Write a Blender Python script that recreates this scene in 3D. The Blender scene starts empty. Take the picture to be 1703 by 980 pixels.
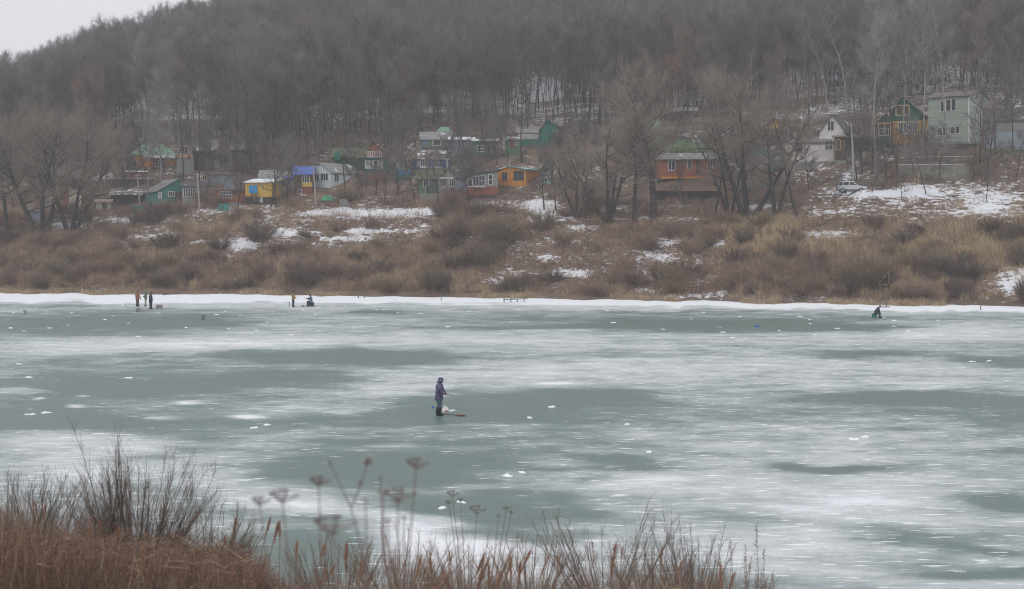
import bpy, math, random
import numpy as np
from mathutils import Vector, Matrix

# ------------------------------------------------------------------ camera, world, sun, exposure
SC = bpy.context.scene
COL = SC.collection
F, H, YH, CX = 2400.0, 9.2, 375.0, 851.5        # focal length in photo pixels, eye height, horizon row, centre column
cam_d = bpy.data.cameras.new('camera'); cam = bpy.data.objects.new('camera', cam_d); COL.objects.link(cam)
cam.location = (0, 0, H); cam.rotation_euler = (math.radians(90), 0, 0)
cam_d.sensor_width = 36; cam_d.lens = 36 * F / 1703.0; cam_d.shift_y = -(490 - YH) / 1703.0
cam_d.clip_start = 0.1; cam_d.clip_end = 3000
cam_d.dof.use_dof = True; cam_d.dof.focus_distance = 85.0; cam_d.dof.aperture_fstop = 2.4
SC.camera = cam

SUN_EL, SUN_AZ = math.radians(48), math.radians(215)
w = bpy.data.worlds.new('World'); SC.world = w; w.use_nodes = True
nt = w.node_tree; nt.nodes.clear()
def N(t, typ, **kw):
    n = t.nodes.new(typ)
    for k, v in kw.items(): setattr(n, k, v)
    return n
out = N(nt, 'ShaderNodeOutputWorld'); bg = N(nt, 'ShaderNodeBackground')
sky = N(nt, 'ShaderNodeTexSky', sky_type='NISHITA', sun_disc=False, sun_elevation=SUN_EL, sun_rotation=SUN_AZ, altitude=100, air_density=1.0, dust_density=6.0, ozone_density=1.0)
hs = N(nt, 'ShaderNodeHueSaturation'); hs.inputs['Saturation'].default_value = 0.12
nt.links.new(sky.outputs[0], hs.inputs['Color'])
tc = N(nt, 'ShaderNodeTexCoord'); sx = N(nt, 'ShaderNodeSeparateXYZ'); nt.links.new(tc.outputs['Generated'], sx.inputs[0])
mr = N(nt, 'ShaderNodeMapRange'); mr.inputs[1].default_value = 0; mr.inputs[2].default_value = 1; mr.inputs[3].default_value = 7.6; mr.inputs[4].default_value = 12.0
nt.links.new(sx.outputs['Z'], mr.inputs[0])
cc = N(nt, 'ShaderNodeCombineColor')
for i, k in enumerate((0.975, 0.985, 1.03)):
    mm = N(nt, 'ShaderNodeMath', operation='MULTIPLY'); mm.inputs[1].default_value = k
    nt.links.new(mr.outputs[0], mm.inputs[0]); nt.links.new(mm.outputs[0], cc.inputs[i])
mx = N(nt, 'ShaderNodeMix', data_type='RGBA'); mx.inputs[0].default_value = 0.9      # a closed cloud deck over the sky
nt.links.new(hs.outputs[0], mx.inputs[6]); nt.links.new(cc.outputs[0], mx.inputs[7])
nt.links.new(mx.outputs[2], bg.inputs['Color']); bg.inputs['Strength'].default_value = 0.10
nt.links.new(bg.outputs[0], out.inputs[0])
sun_d = bpy.data.lights.new('sun', 'SUN'); sun_d.energy = 0.5; sun_d.angle = math.radians(30); sun_d.color = (1, 0.97, 0.93)
sun = bpy.data.objects.new('sun', sun_d); COL.objects.link(sun)
sun.rotation_euler = (math.radians(90) - SUN_EL, 0, math.pi - SUN_AZ)
SC.view_settings.view_transform = 'Standard'; SC.view_settings.look = 'None'
SC.view_settings.exposure = 0.08; SC.view_settings.gamma = 1.0
SC.cycles.max_bounces = 5; SC.cycles.diffuse_bounces = 2; SC.cycles.glossy_bounces = 2; SC.cycles.volume_bounces = 1
SC.cycles.transmission_bounces = 2; SC.cycles.use_denoising = True; SC.cycles.denoiser = 'OPENIMAGEDENOISE'; SC.cycles.denoising_input_passes = 'RGB_ALBEDO_NORMAL'; SC.cycles.denoising_prefilter = 'ACCURATE'
SC.cycles.caustics_reflective = False; SC.cycles.caustics_refractive = False
SC.cycles.filter_width = 1.05; SC.cycles.use_adaptive_sampling = True; SC.cycles.adaptive_threshold = 0.02

# ------------------------------------------------------------------ helpers
rng = np.random.default_rng(7)
random.seed(7)
TAU = math.tau

def P(px, py, Y): return np.array(((px - CX) / F * Y, Y, H - (py - YH) / F * Y))
def X_(px, Y): return (px - CX) / F * Y
def iceY(py): return F * H / (py - YH)

def tag(o, label=None, cat=None, group=None, kind=None):
    if label: o['label'] = label
    if cat: o['category'] = cat
    if group: o['group'] = group
    if kind: o['kind'] = kind
    return o
def link(o, parent=None):
    COL.objects.link(o)
    if parent: o.parent = parent
    return o
def empty(name, loc=(0, 0, 0), rz=0.0):
    o = bpy.data.objects.new(name, None); o.location = [float(v) for v in loc]; o.rotation_euler = (0, 0, rz)
    o.empty_display_size = 0.2
    return link(o)
def newmesh(name, V, Fc, mats, mi=None, smooth=False):
    me = bpy.data.meshes.new(name)
    V = np.asarray(V, dtype=np.float32).reshape(-1, 3)
    if isinstance(Fc, np.ndarray):
        k = Fc.shape[1]; n = len(Fc)
        me.vertices.add(len(V)); me.vertices.foreach_set('co', V.ravel())
        me.loops.add(n * k); me.loops.foreach_set('vertex_index', Fc.astype(np.int32).ravel())
        me.polygons.add(n); me.polygons.foreach_set('loop_start', np.arange(0, n * k, k, dtype=np.int32))
        me.update(calc_edges=True)
    else:
        me.from_pydata(V.tolist(), [], Fc); me.update()
    for m in (mats if isinstance(mats, (list, tuple)) else [mats]): me.materials.append(m)
    if mi is not None: me.polygons.foreach_set('material_index', np.asarray(mi, dtype=np.int32))
    if smooth: me.polygons.foreach_set('use_smooth', np.ones(len(me.polygons), dtype=bool))
    return me
def obj(name, me, parent=None, loc=None, rz=None):
    o = bpy.data.objects.new(name, me); link(o, parent)
    if loc is not None: o.location = [float(v) for v in loc]
    if rz is not None: o.rotation_euler = (0, 0, rz)
    return o

class MB:
    def __init__(s): s.v = []; s.f = []
    def add(s, V, Fc):
        b = len(s.v); s.v.extend([tuple(float(c) for c in p) for p in V]); s.f.extend([tuple(b + i for i in q) for q in Fc])
    def box(s, x0, x1, y0, y1, z0, z1):
        s.add([(x0, y0, z0), (x1, y0, z0), (x1, y1, z0), (x0, y1, z0), (x0, y0, z1), (x1, y0, z1), (x1, y1, z1), (x0, y1, z1)],
              [(0, 3, 2, 1), (4, 5, 6, 7), (0, 1, 5, 4), (1, 2, 6, 5), (2, 3, 7, 6), (3, 0, 4, 7)])
    def loft(s, pts, rad, n=5, cap=True):
        pts = [np.asarray(p, float) for p in pts]; rings = []
        ref = np.array((0.31, 0.95, 0.05))
        for i, p in enumerate(pts):
            d = pts[min(i + 1, len(pts) - 1)] - pts[max(i - 1, 0)]
            d = d / (np.linalg.norm(d) + 1e-9)
            a = np.cross(d, ref); la = np.linalg.norm(a)
            if la < 0.1: a = np.cross(d, (1, 0, 0)); la = np.linalg.norm(a)
            a /= la; b = np.cross(d, a)
            rings.append([p + rad[i] * (a * math.cos(TAU * k / n) + b * math.sin(TAU * k / n)) for k in range(n)])
        V = [q for r in rings for q in r]; Fc = []
        for i in range(len(pts) - 1):
            for k in range(n):
                k2 = (k + 1) % n
                Fc.append((i * n + k, i * n + k2, (i + 1) * n + k2, (i + 1) * n + k))
        if cap: Fc.append(tuple(reversed(range(n)))); Fc.append(tuple((len(pts) - 1) * n + k for k in range(n)))
        s.add(V, Fc)
    def bar(s, a, b, r, n=4): s.loft([a, b], [r, r], n)
    def prism(s, poly, y0, y1, axis='y'):
        n = len(poly)
        if axis == 'y': V = [(a, y0, b) for a, b in poly] + [(a, y1, b) for a, b in poly]
        elif axis == 'x': V = [(y0, a, b) for a, b in poly] + [(y1, a, b) for a, b in poly]
        else: V = [(a, b, y0) for a, b in poly] + [(a, b, y1) for a, b in poly]
        Fc = [tuple(range(n)), tuple(reversed(range(n, 2 * n)))] + [(i, i + n, (i + 1) % n + n, (i + 1) % n) for i in range(n)]
        s.add(V, Fc)
    def blob(s, c, r, nu=8, nv=5, jit=0.0, seed=0, flat=True):
        rr = random.Random(seed); V = [(c[0], c[1], c[2] + r[2])]
        for i in range(1, nv + 1):
            th = (math.pi / 2 if flat else math.pi) * i / (nv if flat else nv + 1)
            for k in range(nu):
                j = 1 + jit * (rr.random() - .5) * 2; a = TAU * k / nu
                V.append((c[0] + r[0] * j * math.sin(th) * math.cos(a), c[1] + r[1] * j * math.sin(th) * math.sin(a), c[2] + r[2] * j * math.cos(th)))
        Fc = [(0, 1 + k, 1 + (k + 1) % nu) for k in range(nu)]
        for i in range(nv - 1):
            for k in range(nu):
                a = 1 + i * nu + k; b = 1 + i * nu + (k + 1) % nu
                Fc.append((a, a + nu, b + nu, b))
        Fc.append(tuple(reversed([1 + (nv - 1) * nu + k for k in range(nu)])))
        s.add(V, Fc)
    def mesh(s, name, m, smooth=False): return newmesh(name, s.v, s.f, m, smooth=smooth)
    def build(s, name, m, parent=None, smooth=False, loc=None, rz=None):
        o = obj(name, s.mesh(name, m, smooth), parent, loc, rz)
        bev = None
        return o

def lattice(seed, n=256): return np.random.default_rng(seed).random((n, n))
def vnoise(x, y, seed):
    L = lattice(seed); n = len(L)
    xi = np.floor(x).astype(int); yi = np.floor(y).astype(int); fx = x - xi; fy = y - yi
    fx = fx * fx * (3 - 2 * fx); fy = fy * fy * (3 - 2 * fy)
    a = L[xi % n, yi % n]; b = L[(xi + 1) % n, yi % n]; c = L[xi % n, (yi + 1) % n]; d = L[(xi + 1) % n, (yi + 1) % n]
    return (a * (1 - fx) + b * fx) * (1 - fy) + (c * (1 - fx) + d * fx) * fy
def fbm(x, y, seed, oc=4):
    s = 0; a = 1.0; t = 0
    for i in range(oc): s = s + a * vnoise(x * 2 ** i + 13.7 * i, y * 2 ** i + 7.1 * i, seed + i); t += a; a *= 0.5
    return s / t

# ------------------------------------------------------------------ materials
MATS = {}
def principled(name, rough=0.8, spec=0.3):
    m = bpy.data.materials.new(name); m.use_nodes = True; t = m.node_tree
    b = t.nodes['Principled BSDF']; b.inputs['Roughness'].default_value = rough; b.inputs['Specular IOR Level'].default_value = spec
    return m, t, b
def noise(t, scale, detail=4, vec=None, rough=0.6):
    n = N(t, 'ShaderNodeTexNoise'); n.inputs['Scale'].default_value = scale; n.inputs['Detail'].default_value = detail; n.inputs['Roughness'].default_value = rough
    if vec is not None: t.links.new(vec, n.inputs['Vector'])
    return n.outputs[0]
def ramp(t, fac, stops, interp='LINEAR'):
    r = N(t, 'ShaderNodeValToRGB'); r.color_ramp.interpolation = interp
    e = r.color_ramp.elements
    while len(e) < len(stops): e.new(0.5)
    for i, (p, c) in enumerate(stops):
        e[i].position = p; e[i].color = (c[0], c[1], c[2], 1) if not isinstance(c, float) else (c, c, c, 1)
    t.links.new(fac, r.inputs[0]); return r.outputs[0]
def mixc(t, fac, a, b, bt='MIX'):
    n = N(t, 'ShaderNodeMix', data_type='RGBA', blend_type=bt)
    for s, v in ((0, fac), (6, a), (7, b)):
        if isinstance(v, (int, float)): n.inputs[s].default_value = v
        elif isinstance(v, (tuple, list)): n.inputs[s].default_value = (*v[:3], 1)
        else: t.links.new(v, n.inputs[s])
    return n.outputs[2]
def math_(t, op, a, b=None, c=None):
    n = N(t, 'ShaderNodeMath', operation=op)
    for i, v in enumerate((a, b, c)):
        if v is None: continue
        if isinstance(v, (int, float)): n.inputs[i].default_value = v
        else: t.links.new(v, n.inputs[i])
    return n.outputs[0]
def bump(t, b, h, strength=0.3, dist=0.05):
    n = N(t, 'ShaderNodeBump'); n.inputs['Strength'].default_value = strength; n.inputs['Distance'].default_value = dist
    t.links.new(h, n.inputs['Height']); t.links.new(n.outputs[0], b.inputs['Normal'])
def objco(t): return N(t, 'ShaderNodeTexCoord').outputs['Object']
def mapping(t, vec, scale=(1, 1, 1), rot=(0, 0, 0)):
    n = N(t, 'ShaderNodeMapping'); n.inputs['Scale'].default_value = scale; n.inputs['Rotation'].default_value = rot
    t.links.new(vec, n.inputs['Vector']); return n.outputs[0]

def flat(name, c, rough=0.7, var=0.25, scale=6.0, spec=0.25, metal=0.0):
    key = ('flat', name)
    if key in MATS: return MATS[key]
    m, t, b = principled(name, rough, spec); b.inputs['Metallic'].default_value = metal
    n = noise(t, scale, 4, objco(t))
    col = ramp(t, n, [(0.3, tuple(v * (1 - var) for v in c)), (0.7, tuple(min(1, v * (1 + var)) for v in c))])
    t.links.new(col, b.inputs['Base Color']); MATS[key] = m; return m
def wood(name, c, horiz=False, pitch=0.16):
    key = ('wood', name)
    if key in MATS: return MATS[key]
    m, t, b = principled(name, 0.85, 0.2); co = objco(t)
    s = N(t, 'ShaderNodeSeparateXYZ'); t.links.new(co, s.inputs[0])
    ax = s.outputs['Z'] if horiz else math_(t, 'ADD', s.outputs['X'], s.outputs['Y'])
    q = math_(t, 'DIVIDE', ax, pitch); fr = math_(t, 'FRACT', q)
    gap = math_(t, 'LESS_THAN', fr, 0.12)
    fl = math_(t, 'FLOOR', q); wn = N(t, 'ShaderNodeTexWhiteNoise', noise_dimensions='1D'); t.links.new(fl, wn.inputs['W'])
    n1 = noise(t, 1.3, 5, co); n2 = noise(t, 14, 3, mapping(t, co, (1, 1, 6) if horiz else (1, 1, 0.15)))
    v = math_(t, 'ADD', math_(t, 'MULTIPLY', wn.outputs[0], 0.25), math_(t, 'ADD', math_(t, 'MULTIPLY', n1, 0.55), math_(t, 'MULTIPLY', n2, 0.45)))
    col = ramp(t, v, [(0.25, tuple(x * 0.55 for x in c)), (0.6, c), (0.95, tuple(min(1, x * 1.2 + 0.02) for x in c))])
    col = mixc(t, math_(t, 'MULTIPLY', gap, 0.55), col, tuple(x * 0.25 for x in c))
    t.links.new(col, b.inputs['Base Color']); bump(t, b, fr, 0.2, 0.01); MATS[key] = m; return m
def roofing(name, c, snow=0.0, pitch=0.18, axis='X', metal=0.0):
    key = ('roof', name, snow, axis)
    if key in MATS: return MATS[key]
    m, t, b = principled(name, 0.7, 0.3); co = objco(t)
    s = N(t, 'ShaderNodeSeparateXYZ'); t.links.new(co, s.inputs[0])
    fr = math_(t, 'FRACT', math_(t, 'DIVIDE', s.outputs[axis], pitch)); tri = math_(t, 'PINGPONG', math_(t, 'DIVIDE', s.outputs[axis], pitch), 1.0)
    n1 = noise(t, 1.0, 6, co, 0.7); n3 = noise(t, 0.55, 6, co, 0.72)
    v = math_(t, 'ADD', math_(t, 'MULTIPLY', n1, 0.8), math_(t, 'MULTIPLY', tri, 0.2))
    col = ramp(t, v, [(0.25, tuple(x * 0.5 for x in c)), (0.55, c), (0.85, tuple(min(1, x * 1.25 + 0.015) for x in c))])
    if snow > 0:
        sn = ramp(t, n3, [(max(0.0, 0.66 - snow * 0.42), 0.0), (max(0.02, 0.72 - snow * 0.42), 1.0)])
        col = mixc(t, sn, col, (0.72, 0.74, 0.77))
    t.links.new(col, b.inputs['Base Color']); bump(t, b, tri, 0.35, 0.03); MATS[key] = m; return m

def twigmat(name, c1, c2, hue=0.0):
    m, t, b = principled(name, 0.9, 0.1)
    oi = N(t, 'ShaderNodeObjectInfo'); col = ramp(t, oi.outputs['Random'], [(0.0, c1), (0.5, tuple((a + d) / 2 for a, d in zip(c1, c2))), (1.0, c2)])
    n = noise(t, 0.9, 3, objco(t)); k = math_(t, 'ADD', math_(t, 'MULTIPLY', n, 0.9), 0.55)
    mm = N(t, 'ShaderNodeVectorMath', operation='SCALE'); t.links.new(col, mm.inputs[0]); t.links.new(k, mm.inputs['Scale'])
    t.links.new(mm.outputs[0], b.inputs['Base Color']); return m
def vcolmat(name, rough=0.9):
    m, t, b = principled(name, rough, 0.1)
    a = N(t, 'ShaderNodeAttribute', attribute_name='col'); t.links.new(a.outputs['Color'], b.inputs['Base Color']); return m

M_TWIG = twigmat('forest_twigs', (0.115, 0.10, 0.094), (0.205, 0.175, 0.158))
M_TWIG_RED = twigmat('russet_twigs', (0.21, 0.14, 0.112), (0.29, 0.185, 0.145))
M_TWIG_PALE = twigmat('pale_twigs', (0.24, 0.225, 0.20), (0.30, 0.28, 0.245))
M_TWIG_WIL = twigmat('willow_twigs', (0.24, 0.195, 0.16), (0.31, 0.25, 0.205))
M_BARK = flat('dark_bark', (0.065, 0.056, 0.05), 0.95, 0.4, 2.0, 0.1)
M_BARK_PALE = flat('pale_bark', (0.26, 0.25, 0.23), 0.9, 0.5, 1.6, 0.1)
M_SNOW = flat('snow', (0.82, 0.84, 0.87), 0.75, 0.06, 8.0, 0.2)
M_VEG = vcolmat('dead_vegetation')
def glass():
    m, t, b = principled('dark_glass', 0.15, 0.5)
    b.inputs['Base Color'].default_value = (0.03, 0.035, 0.04, 1); return m
M_GLASS = glass()
M_CURT = flat('curtained_glass', (0.34, 0.34, 0.33), 0.4, 0.3, 3.0, 0.5)
M_WHITE = flat('white_paint', (0.66, 0.67, 0.66), 0.6, 0.15, 3.0)
M_CONC = flat('concrete', (0.27, 0.265, 0.25), 0.9, 0.3, 2.0)
M_DARK = flat('dark_cellar', (0.05, 0.047, 0.045), 0.9, 0.4, 2.0)

# ------------------------------------------------------------------ terrain tables
CPX = [-1200, 0, 200, 400, 600, 850, 1050, 1250, 1450, 1650, 2900]
def zc(lst): return [(Y, H - (py - YH) * Y / F) for Y, py in lst]
COLS = [
 zc([(232, 392), (245, 362), (262, 335), (280, 300), (350, 250), (460, 235)]),
 zc([(214, 448), (232, 378), (245, 352), (262, 322), (275, 300), (350, 240), (455, 200), (520, 205), (640, 200)]),
 zc([(206, 440), (225, 378), (240, 350), (252, 322), (265, 284), (275, 262), (350, 180), (455, 146), (520, 150), (640, 150)]),
 zc([(203, 440), (218, 375), (228, 346), (240, 318), (252, 292), (264, 275), (350, 178), (455, 84), (520, 75), (640, 90)]),
 zc([(201, 440), (214, 365), (220, 356), (228, 334), (240, 300), (255, 277), (270, 250), (350, 160), (455, 55), (640, 20)]),
 zc([(194, 445), (206, 378), (213, 352), (222, 318), (240, 263), (255, 240), (350, 160), (455, 50), (640, 0)]),
 zc([(190, 445), (198, 388), (204, 368), (213, 345), (221, 320), (234, 258), (260, 226), (350, 150), (455, 50), (640, 0)]),
 zc([(184, 450), (192, 398), (201, 366), (211, 340), (219, 292), (232, 250), (260, 208), (350, 140), (455, 40), (640, -10)]),
 zc([(179, 450), (186, 405), (191, 370), (196, 323), (203, 316), (212, 270), (222, 246), (260, 200), (350, 130), (455, 30), (640, -20)]),
 zc([(173, 455), (180, 405), (186, 352), (196, 316), (202, 290), (209, 252), (222, 240), (260, 192), (350, 120), (455, 20), (640, -20)]),
 zc([(180, 430), (200, 350), (215, 280), (230, 240), (260, 192), (350, 120), (455, 20), (640, -20)])]
SHPX = [-1200, 0, 200, 560, 850, 1100, 1250, 1703, 2900]
SHPY = [478, 486, 489.5, 491, 495, 499.5, 502, 511, 520]
TPX = np.arange(-1200, 2901, 10.0); TY = np.arange(140, 600.1, 0.5)
def shoreY(px):
    px = np.asarray(px, float)
    return F * H / (np.interp(px, SHPX, SHPY) - YH) + (fbm(px / 42 + 60, px * 0 + 5.5, 505, 4) - .5) * 12.0
def build_table():
    T = np.zeros((len(CPX), len(TY)))
    for i, (px, c) in enumerate(zip(CPX, COLS)):
        S = float(shoreY(px)); pts = [(100, -3), (S - 8, -1.5), (S - 0.6, 0.0), (S + 3, 0.9)] + c
        ys, zs = zip(*pts); T[i] = np.interp(TY, ys, zs)
    k = np.exp(-np.linspace(-2, 2, 9) ** 2); k /= k.sum()
    R = np.zeros((len(TPX), len(TY)))
    # blend columns in coordinates relative to the shore so the water's edge stays clean
    S = shoreY(TPX)
    for j, px in enumerate(TPX):
        i = min(max(np.searchsorted(CPX, px) - 1, 0), len(CPX) - 2); a = (px - CPX[i]) / (CPX[i + 1] - CPX[i]); a = a * a * (3 - 2 * a) if 0 < i < 9 else a
        s0, s1 = float(shoreY(CPX[i])), float(shoreY(CPX[i + 1]))
        fade = np.clip(1 - (TY - S[j]) / 60.0, 0, 1)
        za = np.interp(TY - (S[j] - s0) * fade, TY, T[i]); zb = np.interp(TY - (S[j] - s1) * fade, TY, T[i + 1])
        R[j] = za * (1 - a) + zb * a
    for j in range(len(TPX)):
        R[j] = np.convolve(np.pad(R[j], 4, mode='edge'), k, mode='valid')
    PX, YY = np.meshgrid(TPX, TY, indexing='ij'); XX = (PX - CX) / F * YY
    up = np.clip((YY - S[:, None]) / 8.0, 0, 1)
    R += up * ((fbm(XX / 14 + 50, YY / 14 + 50, 11, 4) - 0.5) * 2.2 + (fbm(XX / 2.6 + 90, YY / 2.6 + 90, 31, 3) - 0.5) * 0.9)
    R += up * np.clip(1 - (YY - S[:, None] - 30) / 15, 0, 1) * (fbm(XX / 9 + 70, YY / 7 + 20, 131, 3) - 0.5) * 3.0
    R += np.clip((YY - 300) / 100, 0, 1) * (fbm(XX / 45 + 50, YY / 60 + 50, 71, 3) - 0.5) * 12
    return R
TAB = build_table()
def gz(px, Y):
    a = np.clip((np.asarray(px, float) + 1200) / 10, 0, len(TPX) - 1.001); b = np.clip((np.asarray(Y, float) - 140) * 2, 0, len(TY) - 1.001)
    i = a.astype(int); j = b.astype(int); fa = a - i; fb = b - j
    return (TAB[i, j] * (1 - fa) + TAB[i + 1, j] * fa) * (1 - fb) + (TAB[i, j + 1] * (1 - fa) + TAB[i + 1, j + 1] * fa) * fb
def gxy(x, y): return gz(np.asarray(x) / np.asarray(y) * F + CX, y)
def hit(px, py):
    z = gz(np.full(len(TY), px), TY); pp = YH + (H - z) / TY * F
    S = float(shoreY(px)); ok = (pp <= py) & (TY > S - 1)
    k = np.argmax(ok) if ok.any() else len(TY) - 1
    return float(TY[k])
# ------------------------------------------------------------------ setting: terrain, ice, near bank
def ell(px, py, L):
    v = np.zeros_like(px, dtype=float)
    for (cx, cy, rx, ry, s) in L:
        d = ((px - cx) / rx) ** 2 + ((py - cy) / ry) ** 2
        v = v + s * np.exp(-d ** 1.5)
    return v
SNOWP = [(620, 357, 120, 8, 1.2), (700, 352, 60, 6, 1), (560, 352, 40, 6, .9), (480, 388, 52, 6, 1.3), (395, 408, 36, 8, 1.3), (375, 427, 16, 5, 1), (575, 397, 42, 4, 1), (350, 402, 30, 3, 1),
 (903, 345, 30, 15, 1.2), (915, 366, 45, 8, 1), (968, 380, 32, 7, 1.1), (945, 398, 42, 7, .7), (915, 430, 30, 7, .9), (950, 455, 48, 8, 1.1), (1060, 462, 24, 12, .9), (1100, 428, 34, 6, .8), (1112, 402, 55, 5, .8),
 (818, 468, 24, 8, 1), (860, 452, 30, 7, .7), (1150, 347, 170, 9, .9), (1110, 364, 110, 5, 1.1), (1390, 390, 78, 10, 1.3), (1200, 405, 18, 9, 1), (1192, 487, 34, 6, .9), (1070, 484, 30, 6, .6), (1420, 322, 60, 5, 1), (1500, 322, 60, 7, 1.1), (1570, 312, 90, 14, .8),
 (1650, 332, 80, 13, .9), (1650, 350, 70, 9, 1), (1590, 441, 24, 9, 1), (1530, 432, 18, 8, .8), (1693, 468, 30, 20, .9), (20, 412, 34, 7, .9), (85, 470, 34, 6, .8), (212, 366, 70, 5, .8), (230, 395, 40, 5, .7), (100, 376, 60, 7, .7), (60, 400, 40, 6, .7),
 (1150, 494, 70, 4, .8), (320, 352, 60, 6, .6), (420, 345, 50, 6, .3), (600, 385, 30, 4, .7), (760, 400, 20, 6, .5), (1330, 360, 60, 5, .6), (640, 385, 60, 3, .8), (470, 480, 40, 3, .6), (1380, 353, 50, 5, .7), (1250, 340, 40, 8, .6), (1440, 292, 60, 5, .5), (800, 340, 30, 6, .4), (1010, 345, 40, 6, .4)]
SNOW_FOREST = [(260, 165, 120, 60, .55), (330, 150, 90, 40, .5), (600, 72, 70, 14, .7), (720, 75, 40, 14, .6), (900, 160, 90, 40, .6), (1130, 120, 40, 60, .7), (1330, 110, 100, 60, .4), (1600, 90, 120, 60, .35), (1500, 270, 80, 16, .2), (900, 60, 60, 14, .3)]
def snow_at(px, Y):
    z = gz(px, Y); py = YH + (H - z) / Y * F
    X = X_(px, Y)
    zone = ell(px, py, [(980, 440, 190, 60, .38), (600, 395, 220, 45, .2), (330, 400, 200, 40, .26), (1160, 440, 90, 60, .27), (1500, 360, 200, 30, .2), (850, 345, 120, 20, .3), (450, 345, 160, 20, .12), (820, 465, 70, 18, .2), (1600, 330, 170, 40, .25), (560, 350, 200, 25, .02), (200, 375, 160, 30, .12), (1690, 470, 60, 50, .3), (60, 470, 120, 14, .15)])
    stre = np.where(py > 300, zone * .85, 0)
    base = np.where(py > 300, 0.08, np.where(py > 200, .22, .40))
    v = base + (fbm(X / 9 + 40, Y / 9 + 40, 91, 4) - 0.5) * 0.9 + ell(px, py, SNOWP) * .50 + stre + ell(px, py, SNOW_FOREST) * .26
    v = v - ell(px, py, [(1480, 430, 220, 40, .25), (1270, 400, 60, 22, .35), (600, 440, 190, 34, .3), (150, 430, 150, 40, .15), (1250, 455, 90, 35, .2), (1650, 420, 60, 40, .3)])
    return np.clip(v, 0, 1.2)

def terrain():
    ys = np.concatenate([np.arange(152, 245, 0.5), np.arange(245, 300, 1.0), np.arange(300, 600, 3.0)])
    pxs = np.arange(-1190, 2890, 8.0)
    PX, YY = np.meshgrid(pxs, ys, indexing='ij'); Z = gz(PX, YY); X = X_(PX, YY)
    V = np.stack([X, YY, Z], -1).reshape(-1, 3); n, m = len(pxs), len(ys)
    i, j = np.meshgrid(np.arange(n - 1), np.arange(m - 1), indexing='ij'); a = (i * m + j).ravel()
    Fc = np.stack([a, a + m, a + m + 1, a + 1], 1)
    mt, t, b = principled('hillside_ground', 0.95, 0.1)
    co = objco(t); at = N(t, 'ShaderNodeAttribute', attribute_name='snow')
    nn = noise(t, 1.15, 8, mapping(t, co, (.8, .55, 2.6), (0, math.radians(-14), 0)), 0.8); n2 = noise(t, 0.25, 6, co, 0.7); n3 = noise(t, 4.0, 5, co, 0.7)
    v = math_(t, 'ADD', at.outputs['Fac'], math_(t, 'MULTIPLY', math_(t, 'SUBTRACT', nn, 0.5), 3.4))
    sn = ramp(t, v, [(0.52, 0.0), (0.62, 1.0)])
    soil = ramp(t, math_(t, 'ADD', math_(t, 'MULTIPLY', n2, .6), math_(t, 'MULTIPLY', n3, .4)), [(0.3, (0.07, 0.05, 0.04)), (0.5, (0.15, 0.105, 0.078)), (0.7, (0.23, 0.165, 0.11)), (0.85, (0.12, 0.125, 0.07))])
    t.links.new(mixc(t, sn, soil, ramp(t, n3, [(.3, (0.56, 0.57, 0.60)), (.7, (0.74, 0.75, 0.775))])), b.inputs['Base Color']); bump(t, b, n3, 0.6, 0.15)
    me = newmesh('hillside', V, Fc, mt, smooth=True)
    S = snow_at(PX, YY).ravel().astype(np.float32)
    me.attributes.new('snow', 'FLOAT', 'POINT').data.foreach_set('value', S)
    tag(obj('hillside', me), kind='structure')
terrain()

ICE = [ # bare grey-green ice (negative) and frosted or snowed ice (positive): centre, radii in photo pixels, weight
 (110, 540, 210, 17, -.55), (330, 538, 110, 12, -.45), (215, 640, 270, 32, -.62), (510, 632, 150, 16, -.45), (570, 592, 200, 15, -.65), (250, 705, 330, 24, -.5), (40, 690, 120, 34, -.4), (880, 672, 190, 26, -.62), (700, 690, 130, 22, -.3), (1010, 655, 90, 14, -.25),
 (820, 545, 190, 6, -.35), (620, 520, 60, 6, -.4), (1180, 541, 240, 10, -.5), (1400, 545, 120, 6, -.35), (1440, 588, 120, 7, -.5), (1650, 600, 90, 10, -.6), (1380, 600, 60, 5, -.35), (1590, 668, 170, 11, -.45), (1680, 690, 80, 9, -.4), (1500, 660, 100, 6, -.3),
 (1390, 770, 150, 9, -.5), (1300, 762, 60, 8, -.3), (1650, 838, 110, 17, -.6), (1530, 905, 160, 10, -.4), (1600, 952, 180, 12, -.45), (1480, 880, 120, 16, -.3), (1660, 740, 70, 8, -.35), (660, 780, 230, 34, -.6), (820, 850, 190, 28, -.62), (1010, 770, 90, 14, -.45), (990, 800, 60, 10, -.25), (900, 835, 100, 30, -.35),
 (560, 925, 110, 45, -.5), (460, 970, 90, 40, -.45), (960, 885, 150, 12, -.35), (300, 735, 120, 10, -.25), (1000, 590, 120, 6, -.2), (950, 700, 120, 10, -.2),
 (330, 572, 300, 14, .30), (60, 588, 110, 9, .2), (1250, 625, 420, 28, .22), (1500, 640, 150, 9, .2), (1400, 712, 330, 26, .22), (1180, 822, 330, 40, .26), (1450, 830, 120, 26, .2), (1600, 560, 130, 14, .25), (850, 565, 160, 8, .2), (60, 748, 150, 14, .25), (200, 775, 190, 24, .32), (400, 812, 110, 30, .36), (540, 845, 120, 20, .42), (690, 875, 120, 17, .42), (810, 900, 110, 24, .34), (640, 905, 130, 22, .2), (860, 930, 180, 40, .4),
 (640, 650, 60, 9, .25), (1100, 720, 100, 14, .15), (1250, 940, 170, 40, .18), (180, 610, 90, 6, .1), (1450, 750, 200, 10, .15), (1570, 790, 160, 12, .2), (100, 850, 200, 60, .3), (1340, 880, 100, 40, .2)]
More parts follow.
